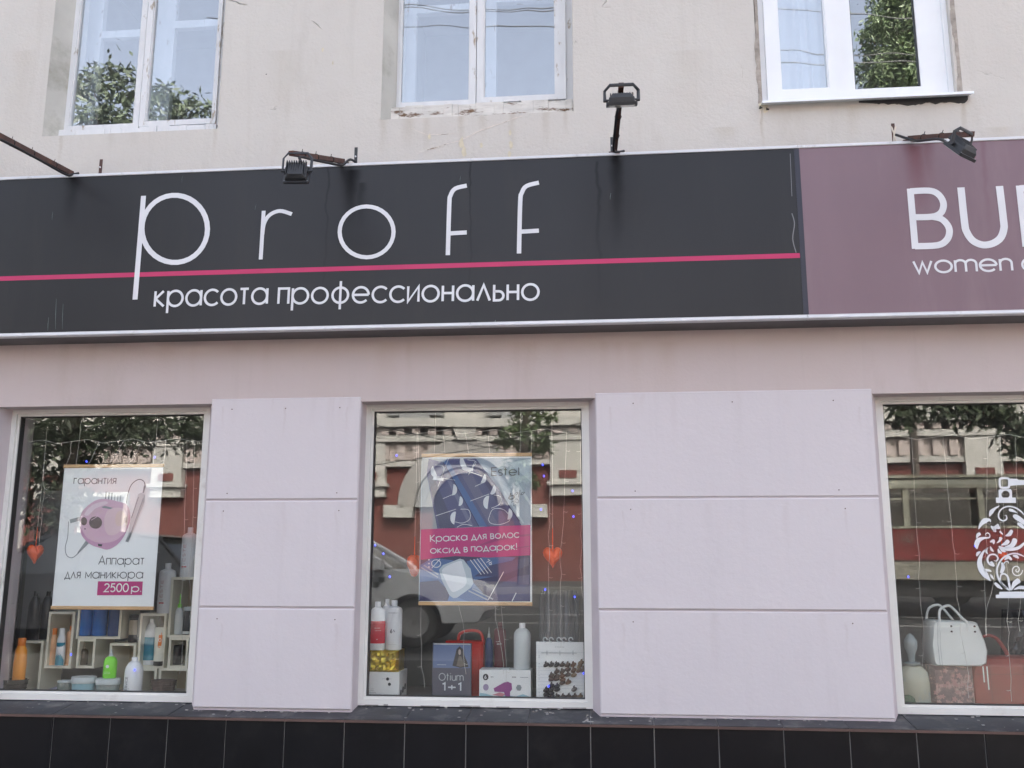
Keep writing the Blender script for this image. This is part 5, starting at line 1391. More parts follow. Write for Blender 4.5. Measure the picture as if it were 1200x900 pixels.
# plastic wrapped bundle behind
pa_, pb_ = W(632, 770, .5), W(678, 692, .5)
pb2 = thing('wrapped_bundle', 'grey plastic wrapped bundle behind the colour chart', 'bundle', (pa_.x, .5, FZ))
mb = MB(); n = 40; bX, bZ = pb_.x-pa_.x, pb_.z-FZ
for i in range(n+1):
    t = i/n; y = -.03*sin(t*pi)+.010*sin(t*30)+.005*sin(t*71)
    mb.v += [(bX*t, y, 0), (bX*t, y, bZ*.93), (bX*(.05+.9*t), y*.5+.02, bZ)]
for i in range(n): mb.f += [(3*i, 3*i+3, 3*i+4, 3*i+1), (3*i+1, 3*i+4, 3*i+5, 3*i+2)]
o_ = len(mb.v); mb.v += [(0, .09, 0), (bX, .09, 0), (bX, .09, bZ*.93), (0, .09, bZ*.93)]; mb.f += [(o_+3, o_+2, o_+1, o_), (0, 1, o_+3, o_), (3*n, o_+1, o_+2, 3*n+1), tuple([o_+3]+[3*i+2 for i in range(n+1)]+[o_+2])]
mb.build('wrap', mat('cloudy_plastic_wrap', (.17, .175, .18), .3, .1), pb2, True)

# ---------------- right window
m_bagw = pc('white_leather', .76, .78, .75, .4, bump=.0006, bscale=120); m_bagr = pc('rust_red_leather', .27, .035, .025, .45, bump=.0008, bscale=100)
m_floral = mat('floral_fabric', (.20, .13, .13), .7, .3, 30, col2=(.5, .3, .27), c2scale=26, c2lo=.52, c2hi=.6)
Yh = .36
# white handbag
ha, hb2 = W(1088, 779, Yh), W(1149.5, 728, Yh)
hbg = thing('white_handbag', 'white structured handbag with two arched handles', 'handbag', (ha.x, Yh, ha.z))
bX, bZ = hb2.x-ha.x, hb2.z-ha.z
mb = MB()
pro = [(.06, .0), (.86, .0), (.96, .06), (1.0, .35), (.97, .55), (.86, .97), (.82, 1.0), (.09, 1.03), (.06, .98), (.0, .45), (.02, .08)]
pro = [(p[0]*bX, p[1]*bZ) for p in pro]
mb.v = [(x, .004, z) for x, z in pro]+[(x*.99+.002, -.05, z*.99+.001) for x, z in pro]+[(x*.99+.002, .08, z*.99+.001) for x, z in pro]
n = len(pro)
inner = [((x-bX/2)*.93+bX/2, z*.93+.006) for x, z in pro]
mb.v += [(x, -.062, z) for x, z in inner]+[(x, .092, z) for x, z in inner]
for i in range(n):
    j = (i+1) % n; mb.f += [(i, j, n+j, n+i), (j, i, 2*n+i, 2*n+j), (n+i, n+j, 3*n+j, 3*n+i), (2*n+j, 2*n+i, 4*n+i, 4*n+j)]
mb.f += [tuple(range(3*n, 4*n)), tuple(range(5*n-1, 4*n-1, -1))]
mb.build('body', m_bagw, hbg, True)
for yy, dx in ((-.058, 0), (.07, -.02)):
    x1_, x2_ = bX*.14+dx+.012, bX*.67+dx
    MB().tube(cat_rom([(x1_, yy, bZ*.78), (x1_, yy, bZ*1.02), (x1_+.012, yy*.8, bZ*1.27), (x1_+.05, yy*.7, bZ*1.36), ((x1_+x2_)/2+.01, yy*.7, bZ*1.3), (x2_-.02, yy*.8, bZ*1.1), (x2_, yy, bZ*.98), (x2_, yy, bZ*.8)], 6), .0062, 8).build('handle', m_bagw, hbg, True)
mb = MB()
for x in (.37, .80):
    for z in (.80, .92): mb.lathe([(.0052, 0), (.0052, .004)], (0, 0, 0), 8); 
mb = MB()
for x in (.38, .79):
    for z in (.78, .90): mb.bar((x*bX, -.067, z*bZ), (x*bX, -.058, z*bZ), .0045, n=8)
mb.build('rivet', m_rust, hbg)
MB().ribbon([(bX*.13, bZ*.02), (bX*.12, bZ*.5), (bX*.15, bZ*.98)], .0016, -.0632).ribbon([(bX*.17, bZ*.02), (bX*.16, bZ*.5), (bX*.19, bZ*.98)], .0012, -.0632).build('seam', m_sg, hbg)
# floral bag it stands on
fa, fb2 = W(1089, 818, Yh+.02), W(1136, 779.5, Yh+.02)
fb = thing('floral_bag', 'dark floral fabric bag under the white handbag', 'bag', (fa.x, Yh-.03, FZ))
MB().cham(0, fb2.x-fa.x, 0, .13, 0, ha.z-FZ-.001, .02).build('bag_body', m_floral, fb)
mb = MB()
for i in range(26):
    x = random.uniform(.08, .9)*(fb2.x-fa.x); z = random.uniform(.12, .9)*(ha.z-FZ); r = random.uniform(.008, .016)
    mb.quad(*[(x+r*(.75+.25*cos(5*2*pi*k/20))*cos(2*pi*k/20), -.0012-.0002*i, z+r*(.75+.25*cos(5*2*pi*k/20))*sin(2*pi*k/20)) for k in range(20)])
mb.build('flower_print', pc('dusty_rose_print', .42, .22, .21, .6, col2=(.5, .42, .33), c2scale=30), fb)
# rust red bag
ra, rb2 = W(1136, 824, Yh+.05), W(1215, 770, Yh+.05)
rbg = thing('red_handbag', 'large rust red leather handbag lying at the right', 'handbag', (ra.x, Yh, FZ))
rX, rZ = rb2.x-ra.x+.12, rb2.z-FZ
mb = MB(); prof = [(0, 0), (0, .55), (.02, .78), (.08, .95), (.16, 1), (.9, 1.0), (.98, .8), (1, .1), (.98, 0)]
prof = [(x*rX, z*rZ) for x, z in cat_rom([Vector(p) for p in prof], 3, False)]
n = len(prof)
for yy, s in ((-.0, .93), (.02, 1), (.13, 1), (.15, .93)): mb.v += [((x-rX/2)*s+rX/2, yy, (z-rZ/2)*s+rZ/2) for x, z in prof]
for k in range(3):
    for i in range(n): j = (i+1) % n; mb.f.append((k*n+i, k*n+j, (k+1)*n+j, (k+1)*n+i))
mb.f += [tuple(range(n)), tuple(range(4*n-1, 3*n-1, -1))]
mb.build('body', m_bagr, rbg, True)
MB().tube(cat_rom([(rX*.07, .05, rZ*.9), (rX*.1, .05, rZ*1.2), (rX*.22, .05, rZ*1.42), (rX*.34, .06, rZ*1.38), (rX*.42, .06, rZ*1.15), (rX*.45, .05, rZ*.96)], 6), .010, 8, .6).build('handle', m_bagr, rbg, True)
MB().ribbon([(rX*.13, rZ*.5), (rX*.13, rZ*.82)], .006, -.003).ribbon([(rX*.17, rZ*.35), (rX*.17, rZ*.82)], .006, -.003).build('tassel', m_bagw, rbg)
MB().ribbon([(rX*.2, rZ*.1), (rX*.2, rZ*.9)], .002, -.001).ribbon([(rX*.55, rZ*.08), (rX*.54, rZ*.88)], .002, -.001).ribbon([(rX*.05, rZ*.66), (rX*.9, rZ*.68)], .0018, -.0012).build('seam', pc('dark_rust_seam', .12, .025, .02), rbg)
# yellow green rounded bottle with glass stopper
va = W(1072, 822, .30)
vs = thing('perfume_bottle', 'pale rounded display bottle with a clear stopper at the left frame', 'bottle', (va.x, .30, FZ))
vr = (WX(1090, 820, .30)-WX(1052, 820, .30))/2; vh = W(1072, 780, .30).z-FZ
MB().lathe([(vr*.9, 0), (vr, .01), (vr*1.0, vh*.6), (vr*.92, vh*.85), (vr*.6, vh*.98), (vr*.3, vh)], n=24, sy=.7).build('body', mat('pearly_yellow_green_glass', (.42, .42, .33), .2, .1, 6, col2=(.25, .36, .38), c2scale=7), vs, True)
MB().lathe([(vr*.32, vh), (vr*.5, vh+.01), (vr*.5, vh+.015), (vr*.2, vh+.02), (vr*.24, vh+.05), (vr*.42, vh+.085), (vr*.42, vh+.115), (vr*.22, vh+.14), (vr*.05, vh+.15)], n=18).build('stopper', mat('milky_glass', (.30, .34, .34), .12), vs, True)
gb_ = thing('green_ball', 'dark green felt ball at the foot of the rounded bottle', 'ornament', (WX(1064, 818, .22), .22, FZ))
MB().lathe([(.004, 0), (.02, .006), (.032, .024), (.034, .036), (.03, .054), (.016, .067), (.003, .07)], n=16).build('ball', pc('dark_green_felt', .03, .09, .045, .9, bump=.004, bscale=60), gb_, True)
rbow = thing('red_bow', 'small red cloth folded on the floor beside the green ball', 'cloth', (WX(1083, 824, .2), .2, FZ))
MB().lathe([(.036, 0), (.038, .004), (.02, .010), (.004, .012)], n=14, sy=.6).build('cloth', m_redplastic, rbow, True)
# navy lace cloth on the floor
la = W(1096, 826, .2); lb = W(1166, 818, .2)
lc = thing('navy_lace_cloth', 'crumpled navy lace cloth lying before the floral bag', 'cloth', (la.x, .19, FZ))
mb = MB(); nx, ny = 36, 7; lX = lb.x-la.x
for j in range(ny+1):
    for i in range(nx+1):
        t = i/nx; s = j/ny; hh = .030*(1-t)**.4*sin(pi*min(1, s*1.2+.05))*(1 if 0 < i < nx else .2)
        mb.v.append((lX*t, .13*s, .001+max(0, hh+random.uniform(-.004, .004)) if 0 < j else .001))
for j in range(ny):
    for i in range(nx): b0 = j*(nx+1)+i; mb.f.append((b0, b0+1, b0+nx+2, b0+nx+1))
mb.build('cloth', pc('navy_lace', .03, .035, .06, .6, col2=(.12, .12, .15), c2scale=50), lc, True)
# black crinkled bag
ka = W(1172, 770, .55); kb = W(1215, 715, .55)
kb_ = thing('black_bag', 'shiny black crinkled bag above the rust red handbag', 'bag', (ka.x, .55, FZ))
kX, kZ = kb.x-ka.x+.1, kb.z-FZ
mb = MB(); nx, nz = 16, 14
for j in range(nz+1):
    for i in range(nx+1):
        t, s = i/nx, j/nz; wv = (1-.35*s)
        mb.v.append((kX*(.5+(t-.5)*wv)+random.uniform(-.004, .004), -.05*sin(pi*t)+random.uniform(-.012, .012), kZ*s))
for j in range(nz):
    for i in range(nx): b0 = j*(nx+1)+i; mb.f.append((b0, b0+1, b0+nx+2, b0+nx+1))
o_ = len(mb.v)
for j in range(nz+1):
    s = j/nz; mb.v += [(kX*(.5-.5*(1-.35*s)), .06, kZ*s), (kX*(.5+.5*(1-.35*s)), .06, kZ*s)]
for j in range(nz): mb.f.append((o_+2*j, o_+2*j+2, o_+2*j+3, o_+2*j+1))
for j in range(nz): mb.f += [(j*(nx+1), (j+1)*(nx+1), o_+2*j+2, o_+2*j), (j*(nx+1)+nx, o_+2*j+1, o_+2*j+3, (j+1)*(nx+1)+nx)]
mb.build('bag_body', mat('glossy_black_foil', (.03, .03, .033), .15, .1), kb_)

# perfume bottle sticker in white vinyl on the glass
KY = GL-.0015
st = thing('window_sticker', 'white ornate bottle shaped vinyl sticker on the right hand window', 'sticker', (WX(1190, 700, KY), KY, WZ(1190, 700, KY)))
a9 = lambda x, y: (1130+x*70/900, 550+y*70/900)
b9 = lambda x, y: (1130+x/10, 620+y/10)
m_vin = mat('white_window_vinyl', (.74, .77, .80), .5, .02)
mir = 1202.0
def both(f, pts): return [f(*p) for p in pts]
def spoly(pts, k=0, sm=True): ppoly(st, pts, KY-.0002*k, m_vin, 'vinyl_piece', sm)
def sline(pts, w_, k=5, n_=0):
    if isinstance(w_, list):
        w2 = []
        for i in range(25):
            t = i/24; j = min(int(t*(len(w_)-1)), len(w_)-2); v = w_[j]+(w_[j+1]-w_[j])*(t*(len(w_)-1)-j)
            w2.append(v*.84*math.sqrt(max(.02, 1-abs(2*t-1)**7)))
        w_ = w2
    pline(st, pts, w_, KY-.0003-.0001*n_, m_vin, 'vinyl_piece', k+3)
def refl(pts): return [(2*mir-x, y) for x, y in pts]
A9 = lambda pts: both(a9, pts)
B9 = lambda pts: both(b9, pts)
# atomiser at the top
pline(st, A9([(535, 160), (560, 135), (650, 135), (675, 160), (675, 250), (655, 275), (560, 275), (538, 240)]), 2.4, KY, m_vin, 'vinyl_piece', 3, True)
spoly(A9([(690, 140), (800, 145), (810, 160), (905, 165), (1100, 190), (1100, 215), (905, 235), (800, 238), (690, 250)]), 1, False)
ring = circpx(*a9(622, 380), 4.5*1.06, 4.6, 24)
out_ = A9([(515, 300), (715, 300), (722, 425), (775, 425), (780, 505), (480, 505), (475, 425), (520, 425)])
# plate with a round hole: fan between outline and ring
def plate(outer, hole, Yk):
    O_ = px2(outer, Yk); H_ = px2(hole, Yk); n = len(H_)
    # resample outline
    cxy = H_[0]; cx = sum(p[0] for p in H_)/n; cz = sum(p[1] for p in H_)/n
    mb = MB(); R_ = []
    for i in range(n):
        a = math.atan2(H_[i][1]-cz, H_[i][0]-cx); d = (cos(a), sin(a)); best = None
        for k in range(len(O_)):
            x1_, z1_ = O_[k]; x2_, z2_ = O_[(k+1) % len(O_)]; ex, ez = x2_-x1_, z2_-z1_
            den = d[0]*ez-d[1]*ex
            if abs(den) < 1e-9: continue
            t = ((x1_-cx)*ez-(z1_-cz)*ex)/den; u = ((x1_-cx)*d[1]-(z1_-cz)*d[0])/den
            if t > 0 and -1e-6 <= u <= 1+1e-6: best = t if best is None else min(best, t)
        R_.append((cx+d[0]*best, cz+d[1]*best))
    mb.v = [(x, Yk, z) for x, z in H_]+[(x, Yk, z) for x, z in R_]
    for i in range(n): mb.f.append((i, (i+1) % n, n+(i+1) % n, n+i))
    return P(mb, 'vinyl_piece', m_vin, st)
plate(out_[:3]+[a9(722, 460), a9(518, 460)]+out_[-1:], ring, KY)
spoly(A9([(475, 425), (775, 425), (780, 505), (482, 505)]), 2, False)
# scrolls (left half, then mirrored)
parts_ = []
def S_(pts, w_): parts_.append((pts, w_))
S_(A9([(540, 545), (470, 585), (410, 640), (380, 712)]), [.4, 2.5, 5.5, 1.2])
S_(A9([(905, 690), (850, 630), (760, 575), (650, 560), (560, 600), (515, 680), (530, 745), (590, 775), (640, 745), (630, 695), (605, 700)]), [2.5, 2.2, 2, 1.8, 1.6, 1.6, 1.6, 2, 1.8, 1.5, .8])
S_(A9([(670, 610), (720, 620), (800, 655)]), [3.5, 4, .5])
S_(A9([(740, 690), (800, 730), (900, 800), (960, 860)]), [5, 7, 6, 3])
S_(A9([(800, 810), (850, 840), (905, 890)]), [3, 5, 3])
S_(A9([(215, 905), (250, 830), (310, 775), (380, 762), (395, 800)]), [1, 4, 7, 3, .8])
S_(A9([(400, 850), (450, 890), (500, 830)]), [1, 6, 1]); S_(A9([(500, 820), (520, 900)]), [2, 5])
S_(B9([(145, 110), (160, 70), (190, 50)]), [1, 4, 4.5])
S_(B9([(150, 235), (145, 180), (170, 130), (230, 105), (290, 100), (300, 70), (275, 45), (250, 60), (262, 80)]), [3.5, 6.5, 6, 3, 1.6, 1.2, 1.2, 1, .6])
S_(B9([(340, 10), (375, 30)]), [4, 2]); S_(B9([(415, 25), (455, 65)]), [3, 1])
S_(B9([(480, 80), (530, 60), (560, 10)]), [1, 5, 4])
S_(B9([(300, 155), (340, 140), (345, 180)]), [1, 4.5, 1]); S_(B9([(380, 165), (420, 130), (430, 95)]), [.8, 3, 5])
S_(B9([(430, 190), (490, 165), (520, 130)]), [1, 5, 5]); S_(B9([(470, 215), (560, 190), (600, 110)]), [1.5, 6, 7])
S_(B9([(400, 200), (500, 235), (620, 225), (700, 170), (740, 120)]), [2, 4.5, 4, 3, 3])
S_(B9([(395, 230), (410, 265), (440, 285)]), [1, 4, 2]); S_(B9([(410, 215), (450, 250), (485, 265)]), [1, 4, 2])
S_(B9([(305, 200), (320, 240), (345, 265)]), [.8, 3.5, 1]); S_(B9([(280, 215), (255, 250), (275, 295)]), [.8, 3.6, 1])
S_(B9([(145, 320), (160, 285), (195, 262)]), [1, 4, 1])
S_(B9([(280, 212), (215, 280), (180, 380), (200, 470), (250, 540), (310, 610)]), [.6, 3, 6, 8, 8, .8]); S_(B9([(230, 480), (290, 485), (320, 500)]), [4, 3, 1])
S_(B9([(350, 440), (295, 410), (272, 355), (300, 305), (360, 300), (395, 340), (375, 375), (345, 365)]), [.8, 2.5, 2.6, 2.2, 2, 2, 1.6, .8])
S_(B9([(310, 380), (330, 410), (355, 435)]), [3.5, 4, 1]); S_(B9([(305, 530), (325, 560), (345, 590)]), [1.5, 3, .8])
S_(B9([(355, 630), (400, 670), (450, 705)]), [3.5, 4.5, .6])
S_(B9([(530, 720), (440, 640), (395, 560), (385, 470), (420, 380), (490, 315), (600, 285), (720, 330)]), [4, 3.2, 2.4, 2, 2, 2, 2, 2])
S_(B9([(440, 390), (455, 450), (430, 520)]), [2, 5, 4]); S_(B9([(470, 360), (520, 330), (555, 365)]), [1.5, 4, 3]); S_(B9([(455, 420), (480, 385), (510, 380), (518, 405)]), [2, 1.2, 1.4, .8])
S_(B9([(540, 720), (525, 640), (510, 560), (470, 525), (430, 540), (425, 600), (450, 660), (500, 690)]), [4, 3, 2.4, 2, 2, 1.6, 1.6, 3])
S_(B9([(570, 310), (610, 320), (640, 345)]), [2, 4.5, 1])
S_(B9([(550, 720), (590, 640), (650, 595)]), [.8, 6, 7]); S_(B9([(580, 710), (650, 685), (720, 690)]), [1, 4, 5])
for pts, w_ in parts_:
    sline(pts, w_)
    if all(x < mir-2 for x, y in pts): sline(refl(pts), w_)
sline([b9(615+(70-7.2*i/2.2)*cos(i*.5), 480+(76-7.6*i/2.2)*sin(i*.5)) for i in range(22)], 1.1, 3)
spoly(B9([(370, 770), (410, 768), (412, 735), (700, 733), (1080, 733), (1085, 768), (1120, 770), (1120, 808), (372, 808)]), 0, False)

# ---------------- light garlands
def garland(lab, k, strands, ztpx, bulbs, Yg=.20):
    x0, x1 = win[k]
    t = thing('string_lights', lab, 'string lights', (x0+.05, Yg, ZWT), 'curtains of string lights in the shop windows')
    mb = MB()
    zt = WZ(.5*(strands[0][0]+strands[-1][0]), ztpx, Yg)
    mb.tube([(x0+.04+(x1-x0-.08)*i/12, Yg, zt+.012*sin(i*2.1)) for i in range(13)], .0013, 5)
    ends = []
    for (xp, xb, yb) in strands:
        a = W(xp, ztpx, Yg); b = W(xb, yb, Yg); L = a.z-b.z; pts = []; n = max(4, int(L/.05)); off = 0
        for i in range(n+1):
            f_ = i/n; off = (off+random.uniform(-.010, .010))*.8 if f_ > .45 else random.uniform(-.001, .001)
            pts.append((a.x+(b.x-a.x)*f_+off, Yg+random.uniform(-.004, .004), zt+(b.z-zt)*f_))
        mb.tube(pts, .0009, 5)
        for i in range(2, n, 3):
            p = Vector(pts[i]); s = random.choice((-1, 1)); mb.tube([p, p+Vector((s*.012, -.003, -.004)), p+Vector((s*.020, -.003, -.002))], .0011, 4)
    P(mb, 'wire', m_wire, t)
    for (x, y) in bulbs:
        p = W(x, y, Yg); P(MB().lathe([(.001, -.005), (.0034, -.002), (.0038, .002), (.001, .006)], (p.x, Yg-.006, p.z), 8), 'bulb', m_led, t, True)
garland('string lights with blue bulbs hanging across the manicure window', 0, [(19, 8, 800), (54, 45, 640), (84, 80, 545), (116, 106, 545), (145, 128, 545), (168, 150, 545), (194, 176, 720), (219, 211, 790), (228, 222, 770)], 517, [(21, 546), (102, 541), (182, 536), (4.6, 691.5), (.5, 744.6), (84, 767), (158.5, 785)])
garland('string lights with blue bulbs hanging across the hair dye window', 1, [(437, 432, 700), (490, 497, 806), (519, 548, 790), (545, 590, 790), (572, 592, 800), (623, 622, 590), (646, 640, 740), (664, 655, 760), (680, 684, 780)], 506, [(465, 534), (636, 545), (637.5, 558), (634, 597), (671, 575.5), (672, 605.5), (435.5, 616), (440, 639), (434, 677), (457, 676), (449.5, 649), (639, 691), (673.5, 699.5), (643, 804), (684, 789)])
garland('string lights with short offshoots hanging across the handbag window', 2, [(1068, 1083, 781), (1105, 1134, 818), (1157, 1155, 745), (1172, 1187, 822), (1190, 1196, 740)], 512, [(1064, 676), (1142, 640)])

# loose white cords behind the sticker and by the heart
lamp_c = thing('loose_wire', 'thin white cord hanging slack below the bottle sticker', 'cord', W(1162, 700, .35))
P(MB().tube(cat_rom([W(1171, 640, .35), W(1163, 690, .35), W(1156, 715, .35), W(1156, 745, .35)], 6), .0014, 5), 'wire', m_wire, lamp_c)

# ================================================================== THE STREET OPPOSITE (seen only mirrored in the glass)
m_asph = mat('asphalt', (.05, .05, .05), .85, .15, 3, .004, 60)
m_pave = mat('pavement_slabs', (.075, .074, .07), .85, .12, 3, .003, 50)
m_kerb = mat('kerb_stone', (.13, .128, .12), .85, .12)
def ground(name, x0, x1, y0, y1, z0, z1, m_, label=None):
    n = MB(); n.v = [(x0, y0, z0), (x1, y0, z0), (x1, y1, z1), (x0, y1, z1)]; n.f = [(0, 1, 2, 3)]
    return tag(n.build(name, m_), label, None, None, 'structure')
ground('pavement', -40, 40, -5.6, PLY+.05, .0, -.0, m_pave)
ground('road', -60, 60, -18, -5.61, .75, .30, m_asph)
ground('far_pavement', -60, 60, -24, -18.0, .95, .90, m_pave)
ground('ground', -300, 300, -300, 60, -.9, -.9, m_asph)
kb1 = MB(); kb1.box(-40, 40, -5.85, -5.6, -.2, .42); tag(kb1.build('kerb', m_kerb), None, None, None, 'structure')
kb1 = MB(); kb1.box(-60, 60, -18.15, -17.9, .3, .92); tag(kb1.build('kerb', m_kerb), None, None, None, 'structure')
mb = MB()
for y in (-11.0, -12.52): mb.box(-60, 60, y-.035, y+.035, .3, .30+(.45)*(-y-5.61)/12.39+.012)
tag(mb.build('tram_rail', m_steel), None, None, None, 'structure')

# opposite building
OD = 26.0
m_brick = mat('dark_red_painted_wall', (.17, .06, .05), .85, .15, 3, .004, 30)
m_stucco = mat('cream_stucco', (.50, .495, .46), .85, .1, 3, .004, 30)
m_greyst = mat('grey_stucco', (.30, .31, .31), .85, .1, 3)
m_pinkst = mat('pinkish_stucco', (.48, .42, .39), .85, .1, 3)
m_dglass = mat('dark_window_glass', (.03, .035, .04), .08)
oy = 2*GL-OD
ob = thing('opposite_building', 'dark red building with cream cornices and an arched doorway, mirrored in the shop glass', 'building', (0, oy, .9))
def OW(mbb, name, m_, lab=None): return P(mbb, name, m_, ob, label=lab)
def ox(px): return M(px, 560, OD).x
def oz(py): return M(800, py, OD).z
ZC0, ZC1, ZC2, ZC3, ZC4 = oz(545), oz(528), oz(515), oz(498), oz(478)
ZRF = oz(400)
OW(MB().box(-45, 40, oy-8, oy-.3, .3, ZC0), 'wall', m_brick)
OW(MB().box(-45, 40, oy-8, oy-.45, ZC0+.001, oz(468)), 'attic_wall', m_stucco)
OW(MB().box(-45, 40, oy-8, oy-.5, oz(468)+.001, ZRF), 'upper_storey_wall', mat('dark_grey_stucco', (.20, .20, .20), .85, .1, 3))
OW(MB().box(-45.2, 40.2, oy-.5, oy-.05, ZC0+.05, ZC0+.22).box(-45.2, 40.2, oy-.5, oy+.12, ZC2, ZC2+.2).box(-45.2, 40.2, oy-.5, oy+.3, ZC3, ZC3+.28).box(-45.2, 40.2, oy-.5, oy+.05, ZRF-.5, ZRF-.2), 'cornice', m_stucco)
OW(MB().box(-45.1, 40.1, oy-.5, oy-.15, ZC0+.24, ZC2-.01), 'frieze', m_pinkst)
mb = MB(); x = -44.8
while x < 39.8:
    mb.box(x, x+.26, oy-.45, oy-.02, ZC0+.26, ZC2-.1); mb.box(x, x+.26, oy-.4, oy+.15, ZC2+.22, ZC3-.06); x += .52
o = OW(mb, 'dentil', m_pinkst); o['kind'] = 'stuff'
# pilasters
for px in (-120, 60, 195, 330, 432, 665, 800, 930, 1155, 1300):
    c = ox(px); pw = .55
    OW(MB().box(c-pw, c+pw, oy-.4, oy+.06, ZC0-.0-.5, ZC3-.01).box(c-pw-.1, c+pw+.1, oy-.45, oy+.16, ZC0-.62, ZC0-.5).box(c-pw, c+pw, oy-.35, oy+.03, oz(580), ZC0-.63), 'pilaster', m_stucco)
    OW(MB().box(c-.28, c+.28, oy+.05, oy+.1, ZC0-.4, ZC0-.15), 'pilaster_block', m_brick)
# arched portal
ac = ox(545); az = oz(592)
sc_ = (ox(610)-ox(480))/130
def archring(r0, r1, y0, y1, m_, name, jamb=True):
    mb = MB(); n = 20
    outer = [(ac+r1*cos(pi*i/n), az+r1*sin(pi*i/n)) for i in range(n+1)]; inn = [(ac+r0*cos(pi*i/n), az+r0*sin(pi*i/n)) for i in range(n+1)]
    for i in range(n):
        q = [outer[i], outer[i+1], inn[i+1], inn[i]]; mb.extr(q, y0, y1)
    for s in (-1, 1) if jamb else (): mb.box(min(ac+s*r0, ac+s*r1), max(ac+s*r0, ac+s*r1), y0+.001, y1, .9, az)
    OW(mb, name, m_)
archring(58*sc_, 78*sc_, oy-.35, oy+.12, mat('weathered_arch_stucco', (.36, .35, .33), .85, .15, 4), 'arch_moulding', False)
archring(46*sc_, 58*sc_, oy-.4, oy-.05, m_greyst, 'arch_moulding', False)
archring(38*sc_, 46*sc_, oy-.45, oy-.12, MATS['weathered_arch_stucco'], 'arch_moulding', False)
mb = MB(); n = 20
mb.quad(*[(ac+38*sc_*cos(pi*i/n), oy-.28, az+38*sc_*sin(pi*i/n)) for i in range(n+1)]).box(ac-38*sc_, ac+38*sc_, oy-.3, oy-.27, .9, az)
OW(mb, 'doorway', m_dglass)
OW(MB().box(ac-95*sc_, ac-60*sc_, oy-.3, oy+.1, az-.35, az+.05).box(ac+60*sc_, ac+95*sc_, oy-.3, oy+.1, az-.35, az+.05), 'impost', m_stucco)
OW(MB().extr([(ac-.25, az+76*sc_), (ac+.25, az+76*sc_), (ac+.42, ZC3), (ac-.42, ZC3)], oy-.3, oy+.22), 'keystone', m_stucco)
for s in (-1, 1):
    OW(MB().box(ac+s*1.7-.9, ac+s*1.7+.9, oy-.6, oy+.2, oz(484), oz(470)+.2).box(ac+s*1.7-.5, ac+s*1.7+.5, oy-.6, oy+.2, oz(490), oz(484)), 'parapet_block', m_greyst)
for px in (0, 120, 265, 395, 725, 860, 1040, 1100, 1215):
    c = ox(px); fr = OW(MB().box(c-.85, c+.85, oy-.3, oy-.18, 1.3, ZC0-.75), 'window', m_stucco)
    o = P(MB().box(c-.7, c+.7, oy-.19, oy-.165, 1.45, ZC0-.9), 'pane', m_dglass, fr)
OW(MB().box(-45.3, 40.3, oy-8.2, oy+.2, ZRF, ZRF+.25), 'roof', m_greyst)

# trees: willow-like, narrow leaves
def tree(lab, x, y, z0, H, cz, rx, rz, nleaf, m_leaf, lsz=.16, lean=0., seed=1, tr_=.19, extra=(), er=.2, en=0):
    rnd = random.Random(seed)
    t = thing('street_tree', lab, 'tree', (x, y, z0), 'street trees mirrored in the windows')
    mb = MB()
    mb.tube([(0, 0, -.3), (.05, 0, H*.25), (lean*.5, .05, H*.5), (lean, 0, H*.9)], [tr_, tr_*.8, tr_*.58, .03], 8)
    br = []
    for i in range(16):
        a = rnd.uniform(0, 2*pi); h0 = H*rnd.uniform(.35, .8); L = rx*rnd.uniform(.5, .95); up_ = rnd.uniform(-.1, .6)*L
        s = Vector((lean*h0/H, 0, h0)); e = s+Vector((cos(a)*L, sin(a)*L, up_)); mid = (s+e)/2+Vector((0, 0, .2*L))
        mb.tube([s, mid, e], [.06, .035, .01], 5); br.append((s, mid, e))
    P_ = mb.build('trunk', mat('bark', (.10, .085, .07), .9, .2, 12, .01, 30), t)
    V = []; F = []
    clumps = []
    for i in range(46):
        while True:
            p = Vector((rnd.uniform(-1, 1), rnd.uniform(-1, 1), rnd.uniform(-1, 1)))
            if .25 < p.length < 1: break
        clumps.append((Vector((p.x*rx+lean*.8, p.y*rx, cz+p.z*rz)), rnd.uniform(.12, .3)*rx))
    ex = [(Vector(e)-Vector((x, y, z0)), er) for e in extra]
    for i in range(nleaf+en):
        c, r = clumps[rnd.randrange(len(clumps))] if i < nleaf else ex[rnd.randrange(len(ex))]
        p = c+Vector((rnd.gauss(0, 1), rnd.gauss(0, 1), rnd.gauss(0, .9)))*r*.62
        d = Vector((rnd.uniform(-1, 1), rnd.uniform(-1, 1), rnd.uniform(-1.1, .3))).normalized(); s = d.orthogonal().normalized()
        s = (Matrix.Rotation(rnd.uniform(0, pi), 3, d) @ s)*lsz*.16; L = lsz*rnd.uniform(.6, 1.2)
        b = len(V); V += [tuple(p), tuple(p+d*L*.45+s), tuple(p+d*L), tuple(p+d*L*.45-s)]; F.append((b, b+1, b+2, b+3))
    me = bpy.data.meshes.new('crown'); me.from_pydata(V, [], F); me.materials.append(m_leaf)
    o = bpy.data.objects.new('crown', me); COL.objects.link(o); o.parent = t; o['kind'] = 'stuff'
    return t
m_leafA = mat('dark_green_leaves', (.06, .08, .045), .55, .4, 2.5)
m_leafB = mat('fresh_green_leaves', (.11, .155, .07), .55, .35, 2.5)
pA = M(85, 560, 8.0)
